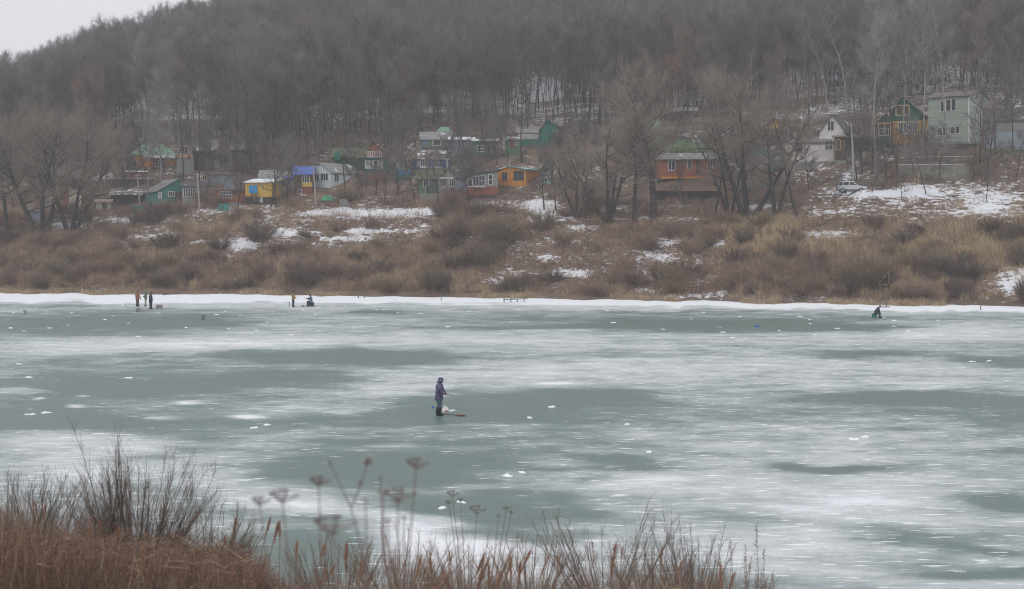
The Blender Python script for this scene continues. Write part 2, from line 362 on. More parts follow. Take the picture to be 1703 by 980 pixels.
ICESPOT = [(333, 671, 26, 2.6, .9), (258, 695, 32, 2.6, .9), (120, 676, 36, 2.8, .9), (140, 659, 24, 2.2, .9), (405, 693, 28, 3.5, .9), (25, 663, 16, 2.4, .9), (570, 686, 34, 2.5, .5), (30, 650, 60, 7, .45), (945, 637, 34, 2, .7), (700, 742, 40, 3, .3), (640, 760, 50, 2, .2)]
def ice():
    pys = np.concatenate([np.array([5200, 3400, 2400, 1800, 1500, 1300, 1200, 1140]), np.arange(1100, 560, -3.0), np.arange(560, 470, -1.5)])
    pxs = np.arange(-1400, 3100, 9.0)
    PX, PY = np.meshgrid(pxs, pys, indexing='ij'); YY = F * H / (PY - YH); X = X_(PX, YY)
    V = np.stack([X, YY, 0 * X], -1).reshape(-1, 3); n, m = len(pxs), len(pys)
    i, j = np.meshgrid(np.arange(n - 1), np.arange(m - 1), indexing='ij'); a = (i * m + j).ravel()
    Fc = np.stack([a, a + m, a + m + 1, a + 1], 1)
    wx = (fbm(X / 7 + 30, YY / 7 + 30, 201, 4) - .5); wy = (fbm(X / 7 + 70, YY / 7 + 10, 211, 4) - .5)
    px2 = PX + wx * 5.5 * F / YY * 1.2; py2 = PY + wy * 9 * F * H / YY ** 2
    v = 0.575 + ell(px2, py2, ICE) + ell(px2, PY + wy * 1.5 * F * H / YY ** 2, ICESPOT)
    v += (fbm(X / 16 + 20, YY / 11 + 20, 221, 5) - .5) * .7 + (fbm(X / 3 + 20, YY / 1.6 + 20, 231, 3) - .5) * .25
    edge = shoreY(PX) - YY
    wd = np.interp(PX, [0, 400, 600, 1100, 1400, 1703], [24, 22, 20, 15, 9, 9])
    sh = np.clip(1.0 - (edge - wd * (0.45 + 1.1 * fbm(X / 14, YY / 5 + 80, 241, 4))) / (wd * .45), 0, 1)
    sh2 = np.clip(1.0 - (edge - np.interp(PX, [0, 400, 700, 1100, 1703], [21, 19, 14, 11, 11]) * (.45 + .9 * fbm(X / 9 + 3, YY / 4, 251, 4))) / 4.0, 0, 1)
    v = np.maximum(v, v * (1 - sh) + .85 * sh); v = np.maximum(v, v * (1 - sh2) + 1.5 * sh2)
    val = np.clip(v, -.5, 1.6).ravel().astype(np.float32)
    mt, t, b = principled('river_ice', 0.42, 0.35)
    co = objco(t); at = N(t, 'ShaderNodeAttribute', attribute_name='snow')
    R = (0, 0, math.radians(6))
    n1 = noise(t, 1.0, 7, mapping(t, co, (.30, .52, 1), R), 0.62)
    n2 = noise(t, 1.0, 5, mapping(t, co, (1.1, 2.6, 1), R), 0.7)
    v = math_(t, 'ADD', at.outputs['Fac'], math_(t, 'ADD', math_(t, 'MULTIPLY', math_(t, 'SUBTRACT', n1, .5), 1.15), math_(t, 'MULTIPLY', math_(t, 'SUBTRACT', n2, .5), .62)))
    n4 = noise(t, 1.0, 3, mapping(t, co, (.95, 4.2, 1), (0, 0, math.radians(12))), 0.5)
    n5 = noise(t, 9.0, 4, co, 0.7)
    col = ramp(t, math_(t, 'MULTIPLY', v, 0.667), [(0.10, (0.098, 0.146, 0.132)), (0.215, (0.118, 0.168, 0.154)), (0.33, (0.225, 0.27, 0.262)), (0.47, (0.37, 0.402, 0.405)), (0.64, (0.51, 0.535, 0.545)), (0.85, (0.72, 0.735, 0.76))])
    # wind-packed snow flecks, more of them where the ice is frosted
    fl = ramp(t, math_(t, 'ADD', n4, math_(t, 'MULTIPLY', math_(t, 'MINIMUM', v, 0.7), 0.14)), [(0.70, 0.0), (0.73, 1.0)])
    col = mixc(t, math_(t, 'MULTIPLY', fl, .75), col, (0.78, 0.80, 0.83))
    g = ramp(t, n5, [(0.3, 0.86), (0.7, 1.1)])
    col = mixc(t, 1.0, col, g, 'MULTIPLY')
    t.links.new(col, b.inputs['Base Color'])
    rr = ramp(t, v, [(0.25, 0.38), (0.7, 0.85)]); t.links.new(rr, b.inputs['Roughness']); bump(t, b, math_(t, 'ADD', n2, fl), 0.25, 0.04)
    me = newmesh('river_ice', V, Fc, mt, smooth=True)
    me.attributes.new('snow', 'FLOAT', 'POINT').data.foreach_set('value', val)
    tag(obj('river_ice', me), kind='structure')
ice()

KPX = [-1400, 0, 200, 420, 520, 1150, 1300, 1500, 1703, 3100]
KPY = [945, 945, 950, 975, 1000, 1010, 1075, 1085, 1010, 1000]
def nz(px, Y):
    k = (np.interp(px, KPX, KPY) - YH) / F
    z = np.minimum(7.2 - 0.11 * np.asarray(Y, float), H - k * Y - 0.06)
    z = z + (fbm(X_(px, Y) / 2.5 + 300, Y / 2.5 + 300, 301, 3) - .5) * .35 * np.clip(Y / 12, 0, 1)
    return np.where(z < 0.02, -0.7, z)
def near_bank():
    ys = np.concatenate([np.arange(-8, 2, 2.0), np.arange(2, 12, .5), np.arange(12, 44, .4)]); pxs = np.arange(-1400, 3100, 20.0)
    PX, YY = np.meshgrid(pxs, ys, indexing='ij'); X = (PX - CX) / F * np.maximum(YY, 4) * 1.0
    X = (PX - CX) / F * np.maximum(YY + 0.0, 0) + (PX - CX) / 2250 * np.clip(14 - YY, 0, 30)
    Z = nz(CX + X / np.maximum(YY, 4) * F, np.maximum(YY, 0.5))
    V = np.stack([X, YY, Z], -1).reshape(-1, 3); n, m = len(pxs), len(ys)
    i, j = np.meshgrid(np.arange(n - 1), np.arange(m - 1), indexing='ij'); a = (i * m + j).ravel()
    Fc = np.stack([a, a + m, a + m + 1, a + 1], 1)
    mt, t, b = principled('near_bank', 0.95, 0.1); co = objco(t)
    n1 = noise(t, 1.2, 6, co, .7); n2 = noise(t, 7, 5, co, .7)
    soil = ramp(t, n2, [(0.3, (0.05, 0.036, 0.028)), (0.7, (0.16, 0.11, 0.075))])
    at = N(t, 'ShaderNodeAttribute', attribute_name='snow'); sn = ramp(t, math_(t, 'ADD', math_(t, 'ADD', n1, math_(t, 'MULTIPLY', n2, .3)), at.outputs['Fac']), [(0.60, 0.0), (0.68, 1.0)])
    t.links.new(mixc(t, sn, soil, (0.78, 0.8, 0.83)), b.inputs['Base Color']); bump(t, b, n2, .6, .08)
    me = newmesh('near_bank', V, Fc, mt, smooth=True)
    me.attributes.new('snow', 'FLOAT', 'POINT').data.foreach_set('value', np.interp(PX, [400, 470, 560], [-.6, -.1, .06]).ravel().astype(np.float32))
    tag(obj('near_bank', me), kind='structure')
near_bank()

def haze():
    m = bpy.data.materials.new('haze'); m.use_nodes = True; t = m.node_tree; t.nodes.clear()
    o = N(t, 'ShaderNodeOutputMaterial'); v = N(t, 'ShaderNodeVolumePrincipled')
    v.inputs['Color'].default_value = (0.93, 0.95, 1.0, 1); v.inputs['Density'].default_value = HAZE
    t.links.new(v.outputs[0], o.inputs['Volume'])
    b = MB(); b.box(-950, 950, -30, 720, -4, 160); tag(b.build('haze', m), kind='stuff')
HAZE = 0.00042
haze()
# ------------------------------------------------------------------ trees
def nrm(v):
    v = np.asarray(v, float); return v / (np.linalg.norm(v, axis=-1, keepdims=True) + 1e-9)
def spikes(O, D, L, W, g):
    """tapered three-sided twigs, two joints each: returns vertices and faces"""
    O = np.asarray(O, float); D = nrm(D); L = np.asarray(L, float)[:, None]; W = np.asarray(W, float)[:, None]; n = len(O)
    R = nrm(g.normal(size=(n, 3))); A = nrm(np.cross(D, R)); B = np.cross(D, A)
    mid = O + D * L * .5; tip = O + D * L + (A * g.normal(size=(n, 1)) * .12 + np.array((0, 0, 1.0)) * g.normal(size=(n, 1)) * .06) * L
    V = []
    for k in range(3):
        c, s = math.cos(TAU * k / 3), math.sin(TAU * k / 3); V.append(O + (A * c + B * s) * W * .5)
    for k in range(3):
        c, s = math.cos(TAU * k / 3), math.sin(TAU * k / 3); V.append(mid + (A * c + B * s) * W * .32)
    V.append(tip)
    V = np.stack(V, 1).reshape(-1, 3); b = (np.arange(n) * 7)[:, None]
    T = []
    for k in range(3):
        k2 = (k + 1) % 3
        T += [(k, k2, k2 + 3), (k, k2 + 3, k + 3), (k + 3, k2 + 3, 6)]
    Fc = (b[:, :, None] + np.array(T)[None]).reshape(-1, 3)
    return V, Fc
def catmesh(name, parts, mats, smooth=False):
    V = []; Fc = []; mi = []; b = 0
    for v, f, k in parts:
        V.append(v); Fc.append(f + b); mi.append(np.full(len(f), k)); b += len(v)
    return newmesh(name, np.concatenate(V), np.concatenate(Fc), mats, np.concatenate(mi), smooth)
def tri(mb):
    F2 = []
    for q in mb.f:
        for i in range(1, len(q) - 1): F2.append((q[0], q[i], q[i + 1]))
    return np.array(mb.v, float).reshape(-1, 3), np.array(F2, int).reshape(-1, 3)

def tree_meshes(seed, h, r0, cs, lr, nl, nb, nt, tl, tw, bark, twig, up=.55, stems=1, lean=.08, open_=.0, wob=.02, droop=0.0, curve=.5, name='tree'):
    g = np.random.default_rng(seed); M = MB(); SB = MB(); O = []; D = []; L = []; W = []
    for s in range(stems):
        az0 = TAU * (s + g.random() * .6) / stems; ln = lean * (1 if stems == 1 else (.6 + .9 * g.random()))
        base = np.array((math.cos(az0), math.sin(az0), 0)) * (0 if stems == 1 else r0 * 1.1)
        d = nrm(np.array((math.cos(az0) * ln, math.sin(az0) * ln, 1.0))); hh = h * (1 if stems == 1 else .75 + .3 * g.random())
        n = 9; pts = [base + np.array((0, 0, -.5))]; rad = [r0 * 1.25 / (1 if stems == 1 else 1.25)]
        rs = r0 if stems == 1 else r0 * .8
        p = base.copy(); dd = d.copy()
        for i in range(n):
            pts.append(p.copy()); rad.append(rs * (1 - .88 * (i / (n - 1)) ** .9) * (1.12 if i == 0 else 1))
            dd = nrm(dd + g.normal(size=3) * wob * 3 + np.array((0, 0, .03 * curve))); p = p + dd * hh / (n - 1)
        M.loft(pts, rad, 7)
        P_ = np.array(pts[1:]); R_ = np.array(rad[1:])
        for i in range(nl):
            t = cs + (.97 - cs) * ((i + g.random()) / nl) ** .9; q = t * (n - 1); k = min(int(q), n - 2); o = P_[k] * (1 - q + k) + P_[k + 1] * (q - k); rt = R_[k] * (1 - q + k) + R_[k + 1] * (q - k)
            az = g.random() * TAU; u = (t - cs) / (1 - cs); el = up * (.5 + .75 * u) + g.normal() * .15
            ld = np.array((math.cos(az) * math.cos(el), math.sin(az) * math.cos(el), math.sin(el)))
            ll = lr * h * (.62 + .48 * math.sin(math.pi * min(1, .18 + .72 * u))) * (.7 + .5 * g.random())
            lp = [o]; lrad = [min(rt * .75, .02 + ll * .018)]; m = 5; cur = ld.copy()
            for j in range(1, m):
                cur = nrm(cur + g.normal(size=3) * .16 + np.array((0, 0, .10 - droop * j * .12))); lp.append(lp[-1] + cur * ll / (m - 1)); lrad.append(lrad[0] * (1 - .8 * j / (m - 1)))
            M.loft(lp, lrad, 4, cap=False); LP = np.array(lp)
            for b in range(nb):
                q = (m - 1) * (.2 + .8 * (b + g.random()) / nb); k = min(int(q), m - 2); bo = LP[k] * (1 - q + k) + LP[k + 1] * (q - k)
                bd = nrm(nrm(LP[k + 1] - LP[k]) * .8 + nrm(g.normal(size=3)) * .75 + np.array((0, 0, .25 - droop * .5))); bl = ll * (.28 + .3 * g.random()) * (1.1 - .4 * q / (m - 1)) + tl * .3
                b1 = bo + bd * bl * .55; bd2 = nrm(bd + g.normal(size=3) * .25 + np.array((0, 0, .12 - droop * .4))); b2 = b1 + bd2 * bl * .45
                SB.loft([bo, b1, b2], [tw * 1.0, tw * .75, tw * .45], 3, cap=False)
                tt = g.random(nt); oo = np.where(tt[:, None] < .55, bo + (b1 - bo) * (tt[:, None] / .55), b1 + (b2 - b1) * ((tt[:, None] - .55) / .45))
                O.append(oo); D.append(nrm(bd2[None] * .8 + nrm(g.normal(size=(nt, 3))) * .8 + np.array((0, 0, .22 - droop * 1.2)))); L.append(tl * (.5 + .8 * g.random(nt))); W.append(tw * (.5 + .4 * g.random(nt)))
    v, f = spikes(np.concatenate(O), np.concatenate(D), np.concatenate(L), np.concatenate(W), g); v2, f2 = tri(SB)
    vt, ft = tri(M)
    return newmesh(name + '_trunk', vt, ft, bark, smooth=True), catmesh(name + '_crown', [(v, f, 0), (v2, f2, 0)], [twig])

FT = []   # forest templates: (trunk, crown, height)
for i in range(4): FT.append((*tree_meshes(100 + i, 15 + i, .125, .30, .21, 22, 10, 17, 1.1, .032, M_BARK, M_TWIG, up=.85), 'f'))
for i in range(2): FT.append((*tree_meshes(110 + i, 16 + 1.5 * i, .11, .55, .18, 14, 10, 17, 1.1, .032, M_BARK, M_TWIG, up=.9, wob=.012), 'pole'))
FT.append((*tree_meshes(120, 12.5, .2, .28, .26, 24, 9, 18, 1.05, .036, M_BARK, M_TWIG_RED, up=.55), 'f'))
FT.append((*tree_meshes(121, 17, .14, .38, .17, 20, 8, 14, 1.2, .03, M_BARK_PALE, M_TWIG_PALE, up=.95), 'birch'))
FT.append((*tree_meshes(122, 9.5, .11, .2, .27, 16, 8, 16, 1.0, .03, M_BARK, M_TWIG, up=.7, stems=2, lean=.25), 'low'))

def place_tree(tm, x, y, z, s, rz, name, label, cat, group=None, s2=None):
    e = empty(name, (x, y, z), rz); e.scale = (s, s, s2 or s)
    tag(e, label, cat, group)
    obj('trunk', tm[0], e); obj('crown', tm[1], e)
    return e
# where the wood begins up the slope, as a row on the photograph for each column
EPX = [-1200, 0, 200, 330, 420, 500, 600, 700, 900, 950, 1050, 1250, 1350, 1450, 1550, 1703, 2900]
EPY = [330, 300, 255, 243, 285, 283, 262, 222, 210, 232, 215, 196, 190, 188, 160, 172, 175]
ELY = np.array([hit(px, py) for px, py in zip(EPX, EPY)])
def forest():
    g = np.random.default_rng(5); pts = []
    for y in np.arange(215, 540, 4.0):
        hw = 0.62 * y
        for x in np.arange(-hw, hw, 4.4 if y < 300 else 5.2):
            xx = x + g.uniform(-2.1, 2.1); yy = y + g.uniform(-1.9, 1.9); px = xx / yy * F + CX
            if yy < np.interp(px, EPX, ELY) + g.uniform(0, 4): continue
            pts.append((xx, yy, px))
    A = np.array(pts); Z = gz(A[:, 2], A[:, 1]); py = YH + (H - Z) / A[:, 1] * F; px = A[:, 2]
    # thinner wood where snow shows between the trunks
    thin = .8 * ell(px, py, [(290, 195, 130, 65, .4), (600, 95, 60, 20, .7), (715, 95, 50, 20, .7), (900, 190, 80, 36, .6), (1130, 150, 30, 40, .6), (1330, 140, 70, 40, .45), (1600, 110, 90, 40, .3), (420, 120, 40, 40, .5), (470, 190, 60, 50, .25)])
    keep = g.random(len(A)) > thin
    keep &= (A[:, 1] < 480) | (np.abs(px - CX) < 3000)
    A, Z, py, px, thin = A[keep], Z[keep], py[keep], px[keep], thin[keep]
    K = np.zeros(len(A), int); r = g.random(len(A))
    red = ell(px, py, [(1140, 150, 70, 60, .55), (480, 150, 70, 50, .3), (1050, 130, 80, 40, .25), (330, 120, 60, 20, .1)])
    K = np.where(r < .55, g.integers(0, 4, len(A)), np.where(r < .86, g.integers(4, 6, len(A)), np.where(r < .90, 6, np.where(r < .95, 7, 8))))
    K = np.where(g.random(len(A)) < red, 6, K); K = np.where(thin > .35, g.integers(4, 6, len(A)), K)
    pal = ell(px, py, [(270, 215, 50, 40, .6)]); K = np.where(g.random(len(A)) < pal, 7, K)
    K = np.where((px > 1380) & (g.random(len(A)) < .16), 7, K)
    S = g.uniform(.8, 1.22, len(A)) * np.interp(px, [0, 700, 1703], [.95, 1.0, 1.08]); R = g.random(len(A)) * TAU
    inframe = (px > -20) & (px < 1723)
    order = np.where(inframe)[0][np.argsort(A[inframe, 1])]
    # the front rows of the wood as single trees, the rest of it as one mass
    near = order[:185]
    LBL = {0: 'bare dark tree in the front rows of the hillside wood', 4: 'tall thin bare tree with a high crown in the front rows of the hillside wood', 6: 'bare russet tree with a broad crown in the front rows of the hillside wood',
           7: 'pale-barked bare tree in the front rows of the hillside wood', 8: 'low forked bare tree in the front rows of the hillside wood'}
    GR = {0: 'dark bare trees at the front of the wood', 4: 'tall thin bare trees at the front of the wood', 6: 'russet trees at the front of the wood', 7: 'pale-barked trees at the front of the wood', 8: 'low forked trees at the front of the wood'}
    src = {}
    for i in near:
        k = int(K[i]); kk = 0 if k < 4 else (4 if k < 6 else k)
        e = place_tree(FT[k], A[i, 0], A[i, 1], Z[i] - .1, float(S[i]), R[i], {7: 'birch_tree'}.get(k, 'bare_tree'), LBL[kk], 'tree', GR[kk])
        src.setdefault(k, [c for c in e.children])
    rest = np.setdiff1d(np.arange(len(A)), near)
    me = bpy.data.meshes.new('wood'); me.from_pydata([(float(A[i, 0]), float(A[i, 1]), float(Z[i] - .1)) for i in rest], [], [])
    for n_, v_ in (('kind_index', K[rest].astype(float)), ('size', S[rest]), ('turn', R[rest])):
        me.attributes.new(n_, 'FLOAT', 'POINT').data.foreach_set('value', v_.astype(np.float32))
    o = obj('far_wood', me); tag(o, 'mass of bare trees covering the hill up to the skyline', 'wood', kind='stuff')
    t = bpy.data.node_groups.new('wood', 'GeometryNodeTree')
    t.interface.new_socket('Geometry', in_out='INPUT', socket_type='NodeSocketGeometry'); t.interface.new_socket('Geometry', in_out='OUTPUT', socket_type='NodeSocketGeometry')
    gi = t.nodes.new('NodeGroupInput'); go = t.nodes.new('NodeGroupOutput'); jn = t.nodes.new('GeometryNodeJoinGeometry')
    def attr(nm):
        a = t.nodes.new('GeometryNodeInputNamedAttribute'); a.data_type = 'FLOAT'; a.inputs[0].default_value = nm; return a.outputs['Attribute']
    ki, sz, tn = attr('kind_index'), attr('size'), attr('turn')
    cx = t.nodes.new('ShaderNodeCombineXYZ'); t.links.new(tn, cx.inputs[2])
    for k, ch in src.items():
        cmpn = t.nodes.new('FunctionNodeCompare'); cmpn.data_type = 'FLOAT'; cmpn.operation = 'EQUAL'; cmpn.inputs['Epsilon'].default_value = .1
        t.links.new(ki, cmpn.inputs[0]); cmpn.inputs[1].default_value = float(k)
        j2 = t.nodes.new('GeometryNodeJoinGeometry')
        for c in ch:
            oi = t.nodes.new('GeometryNodeObjectInfo'); oi.inputs['Object'].default_value = c; oi.transform_space = 'ORIGINAL'; t.links.new(oi.outputs['Geometry'], j2.inputs[0])
        ip = t.nodes.new('GeometryNodeInstanceOnPoints'); t.links.new(gi.outputs[0], ip.inputs['Points']); t.links.new(cmpn.outputs[0], ip.inputs['Selection'])
        gti = t.nodes.new('GeometryNodeGeometryToInstance'); t.links.new(j2.outputs[0], gti.inputs[0]); t.links.new(gti.outputs[0], ip.inputs['Instance'])
        t.links.new(cx.outputs[0], ip.inputs['Rotation']); t.links.new(sz, ip.inputs['Scale']); t.links.new(ip.outputs[0], jn.inputs[0])
    t.links.new(jn.outputs[0], go.inputs[0])
    md = o.modifiers.new('wood', 'NODES'); md.node_group = t
    return len(near), len(rest)
print('forest', forest())

# single trees among and below the cottages: base column, base row, template, height factor
def treeat(px, py, tm, s, rz, name, label, cat='tree', group=None, dz=0, s2=None, dY=0):
    Y = hit(px, py) + dY; return place_tree(tm, X_(px, Y), Y, float(gz(px, Y)) - .1 + dz, s, rz, name, label, cat, group, s2)
WIL_A = tree_meshes(301, 16.5, .5, .22, .33, 15, 11, 30, 1.35, .025, M_BARK, M_TWIG_WIL, up=.5, stems=3, lean=.42)
WIL_B = tree_meshes(302, 17.5, .42, .27, .27, 12, 11, 26, 1.4, .024, M_BARK, M_TWIG_WIL, up=.55, stems=4, lean=.38)
WIL_C = tree_meshes(303, 16.0, .45, .33, .28, 24, 11, 30, 1.35, .024, M_BARK, M_TWIG_WIL, up=.45, stems=1, lean=.05)
treeat(70, 392, WIL_A, 1.15, 0.4, 'willow_tree', 'huge spreading bare willow at the far left of the bank')
treeat(118, 388, WIL_B, 1.08, 2.1, 'willow_tree', 'bare willow with several dark stems before the whitewashed house')
treeat(10, 396, WIL_C, .95, 1.1, 'willow_tree', 'bare willow cut by the left edge of the photo')
treeat(1087, 370, WIL_C, 1.22, .3, 'willow_tree', 'bare willow with one thick straight trunk before the red brick house')
treeat(1056, 372, WIL_C, .85, 2.2, 'willow_tree', 'smaller bare tree left of the thick-trunked willow')
treeat(1010, 370, WIL_B, .82, 4.0, 'willow_tree', 'low leaning bare willow right of the teal kiosk')
treeat(960, 360, WIL_A, .55, 5.0, 'willow_tree', 'small bushy bare willow just right of the snowy clearing')
treeat(1245, 364, WIL_B, 1.22, 1.0, 'willow_tree', 'largest many-stemmed bare willow before the turquoise house')
treeat(1212, 362, tree_meshes(307, 15.5, .3, .4, .24, 8, 7, 12, 1.3, .024, M_BARK, M_TWIG_WIL, up=.6, stems=3, lean=.25), 1.0, 3.6, 'willow_tree', 'leaning bare willow on the left of the many-stemmed one')
treeat(1290, 362, tree_meshes(306, 16.5, .36, .36, .27, 9, 7, 10, 1.4, .024, M_BARK, M_TWIG_WIL, up=.55, stems=3, lean=.32), 1.0, 5.2, 'willow_tree', 'forked bare willow beside the many-stemmed one, before the white house')
treeat(1188, 364, tree_meshes(304, 13, .17, .6, .2, 9, 7, 11, 1.2, .024, M_BARK, M_TWIG_WIL, up=.6, lean=-.35), 1.1, 0, 'willow_tree', 'thin bare tree leaning left of the large willows')
treeat(1325, 362, tree_meshes(305, 14, .2, .55, .24, 10, 7, 12, 1.3, .024, M_BARK, M_TWIG_WIL, up=.6, lean=.2), 1.1, 0, 'willow_tree', 'slim dark tree on the right edge of the willow group')
BIR = [tree_meshes(320 + i, 20, .14, .42, .15, 20, 7, 12, 1.3, .03, M_BARK_PALE, M_TWIG_PALE, up=.9, wob=.022) for i in range(2)]
DRK = [tree_meshes(330 + i, 17, .15, .35, .19, 20, 7, 12, 1.3, .034, M_BARK, M_TWIG, up=.75, wob=.02) for i in range(2)]
treeat(1458, 292, BIR[0], 1.15, .5, 'birch_tree', 'pale birch right of the concrete pole')
treeat(1448, 252, BIR[1], 1.2, 2.5, 'birch_tree', 'leaning pale birch left of the green and yellow cottage')
treeat(1506, 262, BIR[1], 1.05, 4.5, 'birch_tree', 'pale birch before the green and yellow cottage windows')
treeat(1532, 262, BIR[0], 1.1, 3.9, 'birch_tree', 'pale birch between the yellow cottage and the big pale green house')
treeat(1576, 256, BIR[0], 1.3, 1.9, 'birch_tree', 'tall pale birch before the windows of the big pale green house')
treeat(1484, 258, DRK[0], 1.0, 1.2, 'bare_tree', 'dark bare tree at the left wing of the green and yellow cottage')
treeat(1345, 215, DRK[1], 1.1, .6, 'bare_tree', 'dark bare tree behind the white gabled house')
treeat(1655, 258, DRK[1], .78, .6, 'bare_tree', 'dark bare tree before the grey-blue house, left of two')
treeat(1684, 256, DRK[0], .72, 3.1, 'bare_tree', 'dark bare tree before the grey-blue house, right of two')
treeat(265, 345, BIR[1], .85, 2.0, 'birch_tree', 'slim pale tree standing before the teal cottage roof')
treeat(246, 340, BIR[0], .8, .2, 'birch_tree', 'slim pale tree left of the teal cottage')
treeat(305, 300, DRK[0], .95, 1.5, 'bare_tree', 'dark bare tree before the peach gable')
treeat(330, 315, DRK[1], .95, 5.0, 'bare_tree', 'dark forked tree right of the peach gable')
treeat(392, 292, DRK[0], 1.1, 4.0, 'bare_tree', 'dark bare tree above the brick cottage with the barrel roof')
treeat(412, 292, DRK[1], 1.15, 2.2, 'bare_tree', 'dark bare tree above the yellow cottage')
treeat(868, 272, DRK[1], 1.0, 3.2, 'bare_tree', 'dark bare tree left of the green house on stilts')
def gardens():
    g = np.random.default_rng(77)
    small = [tree_meshes(340 + i, 6.0 + i, .10, .22, .27, 12, 6, 11, .9, .026, M_BARK, M_TWIG, up=.75, stems=1 + (i == 1), lean=.2) for i in range(3)]
    spots = [(22, 345), (60, 330), (150, 330), (175, 315), (205, 335), (345, 340), (350, 300), (396, 345), (450, 345), (478, 340), (486, 310), (602, 330), (625, 325), (640, 335), (660, 325), (690, 335), (712, 330), (648, 265), (672, 252), (690, 245), (745, 262), (762, 262), (775, 262), (810, 262), (826, 275), (845, 262), (905, 350), (925, 352), (940, 300), (960, 275), (985, 290), (1010, 260), (1040, 300), (1060, 240), (1115, 262), (1130, 250), (1140, 352), (1205, 300), (1225, 250), (1345, 316), (1430, 265), (1425, 300), (1475, 300), (1500, 330), (1540, 325), (1618, 300), (1640, 300), (1690, 300), (1550, 290), (530, 262), (575, 255), (470, 283), (372, 262), (345, 262), (1640, 335), (1385, 345), (780, 340), (730, 345), (1490, 290), (1520, 300), (1560, 305), (1450, 320)]
    extra = []
    while len(extra) < 62:
        px = g.uniform(0, 1703); e_ = float(np.interp(px, EPX, EPY)); py = g.uniform(e_ + 2, max(e_ + 14, 318 if 420 < px < 1300 else 300))
        if (1090 < px < 1192 and py > 255) or (1540 < px < 1612 and py > 235) or 1300 < px < 1412 or (1455 < px < 1615 and py > 205) or (820 < px < 905 and py > 270) or (505 < px < 600 and py > 288) or (604 < px < 640 and py > 262): continue
        extra.append((px, py))
    spots = spots + extra
    for i, (px, py) in enumerate(spots):
        k = int(g.integers(0, 3)); s = g.uniform(.85, 1.35) * (.6 if py > 318 and px > 1350 else 1)
        treeat(px, py, small[k], s, g.random() * TAU, 'bare_garden_tree', 'small bare tree in the cottage gardens', 'garden tree', 'small bare trees among the cottages')
gardens()

# ------------------------------------------------------------------ far bank: thicket, dry grass and single bushes
def tufts(g, pts, n, hmin, hmax, w, c1, c2, spread, fan, colvar=.35):
    """n leaning stems round each point, in one array"""
    m = len(pts); B = np.repeat(pts, n, axis=0); k = len(B)
    rad = np.sqrt(g.random(k)) * np.repeat(spread * g.uniform(.6, 1.4, m), n); az = g.random(k) * TAU
    B = B + np.stack([rad * np.cos(az), rad * np.sin(az), 0 * rad - .1], -1)
    out = rad / spread
    D = nrm(np.stack([np.cos(az) * fan * out, np.sin(az) * fan * out, np.ones(k)], -1) + g.normal(size=(k, 3)) * .22)
    hh = np.repeat(g.uniform(hmin, hmax, m), n) * g.uniform(.5, 1.1, k) * (1.05 - .35 * out)
    V, Fc = spikes(B, D, hh, w * g.uniform(.6, 1.2, k), g)
    tcol = np.repeat(g.random(m), n); c = np.array(c1)[None] * (1 - tcol[:, None]) + np.array(c2)[None] * tcol[:, None]
    c = c * np.repeat(1 + g.normal(size=m) * .16, n)[:, None] * (1 + g.normal(size=(k, 1)) * colvar * .5)
    C = np.repeat(np.clip(c, .01, .6), 7, axis=0)
    return V, Fc, C
def vegobj(name, arrs, label, cat, kind='stuff'):
    V = np.concatenate([a[0] for a in arrs]); off = np.cumsum([0] + [len(a[0]) for a in arrs[:-1]]); Fc = np.concatenate([a[1] + o for a, o in zip(arrs, off)]); C = np.concatenate([a[2] for a in arrs])
    me = newmesh(name, V, Fc, M_VEG); at = me.color_attributes.new('col', 'FLOAT_COLOR', 'POINT')
    at.data.foreach_set('color', np.concatenate([C, np.ones((len(C), 1))], 1).astype(np.float32).ravel())
    return tag(obj(name, me), label, cat, kind=kind)
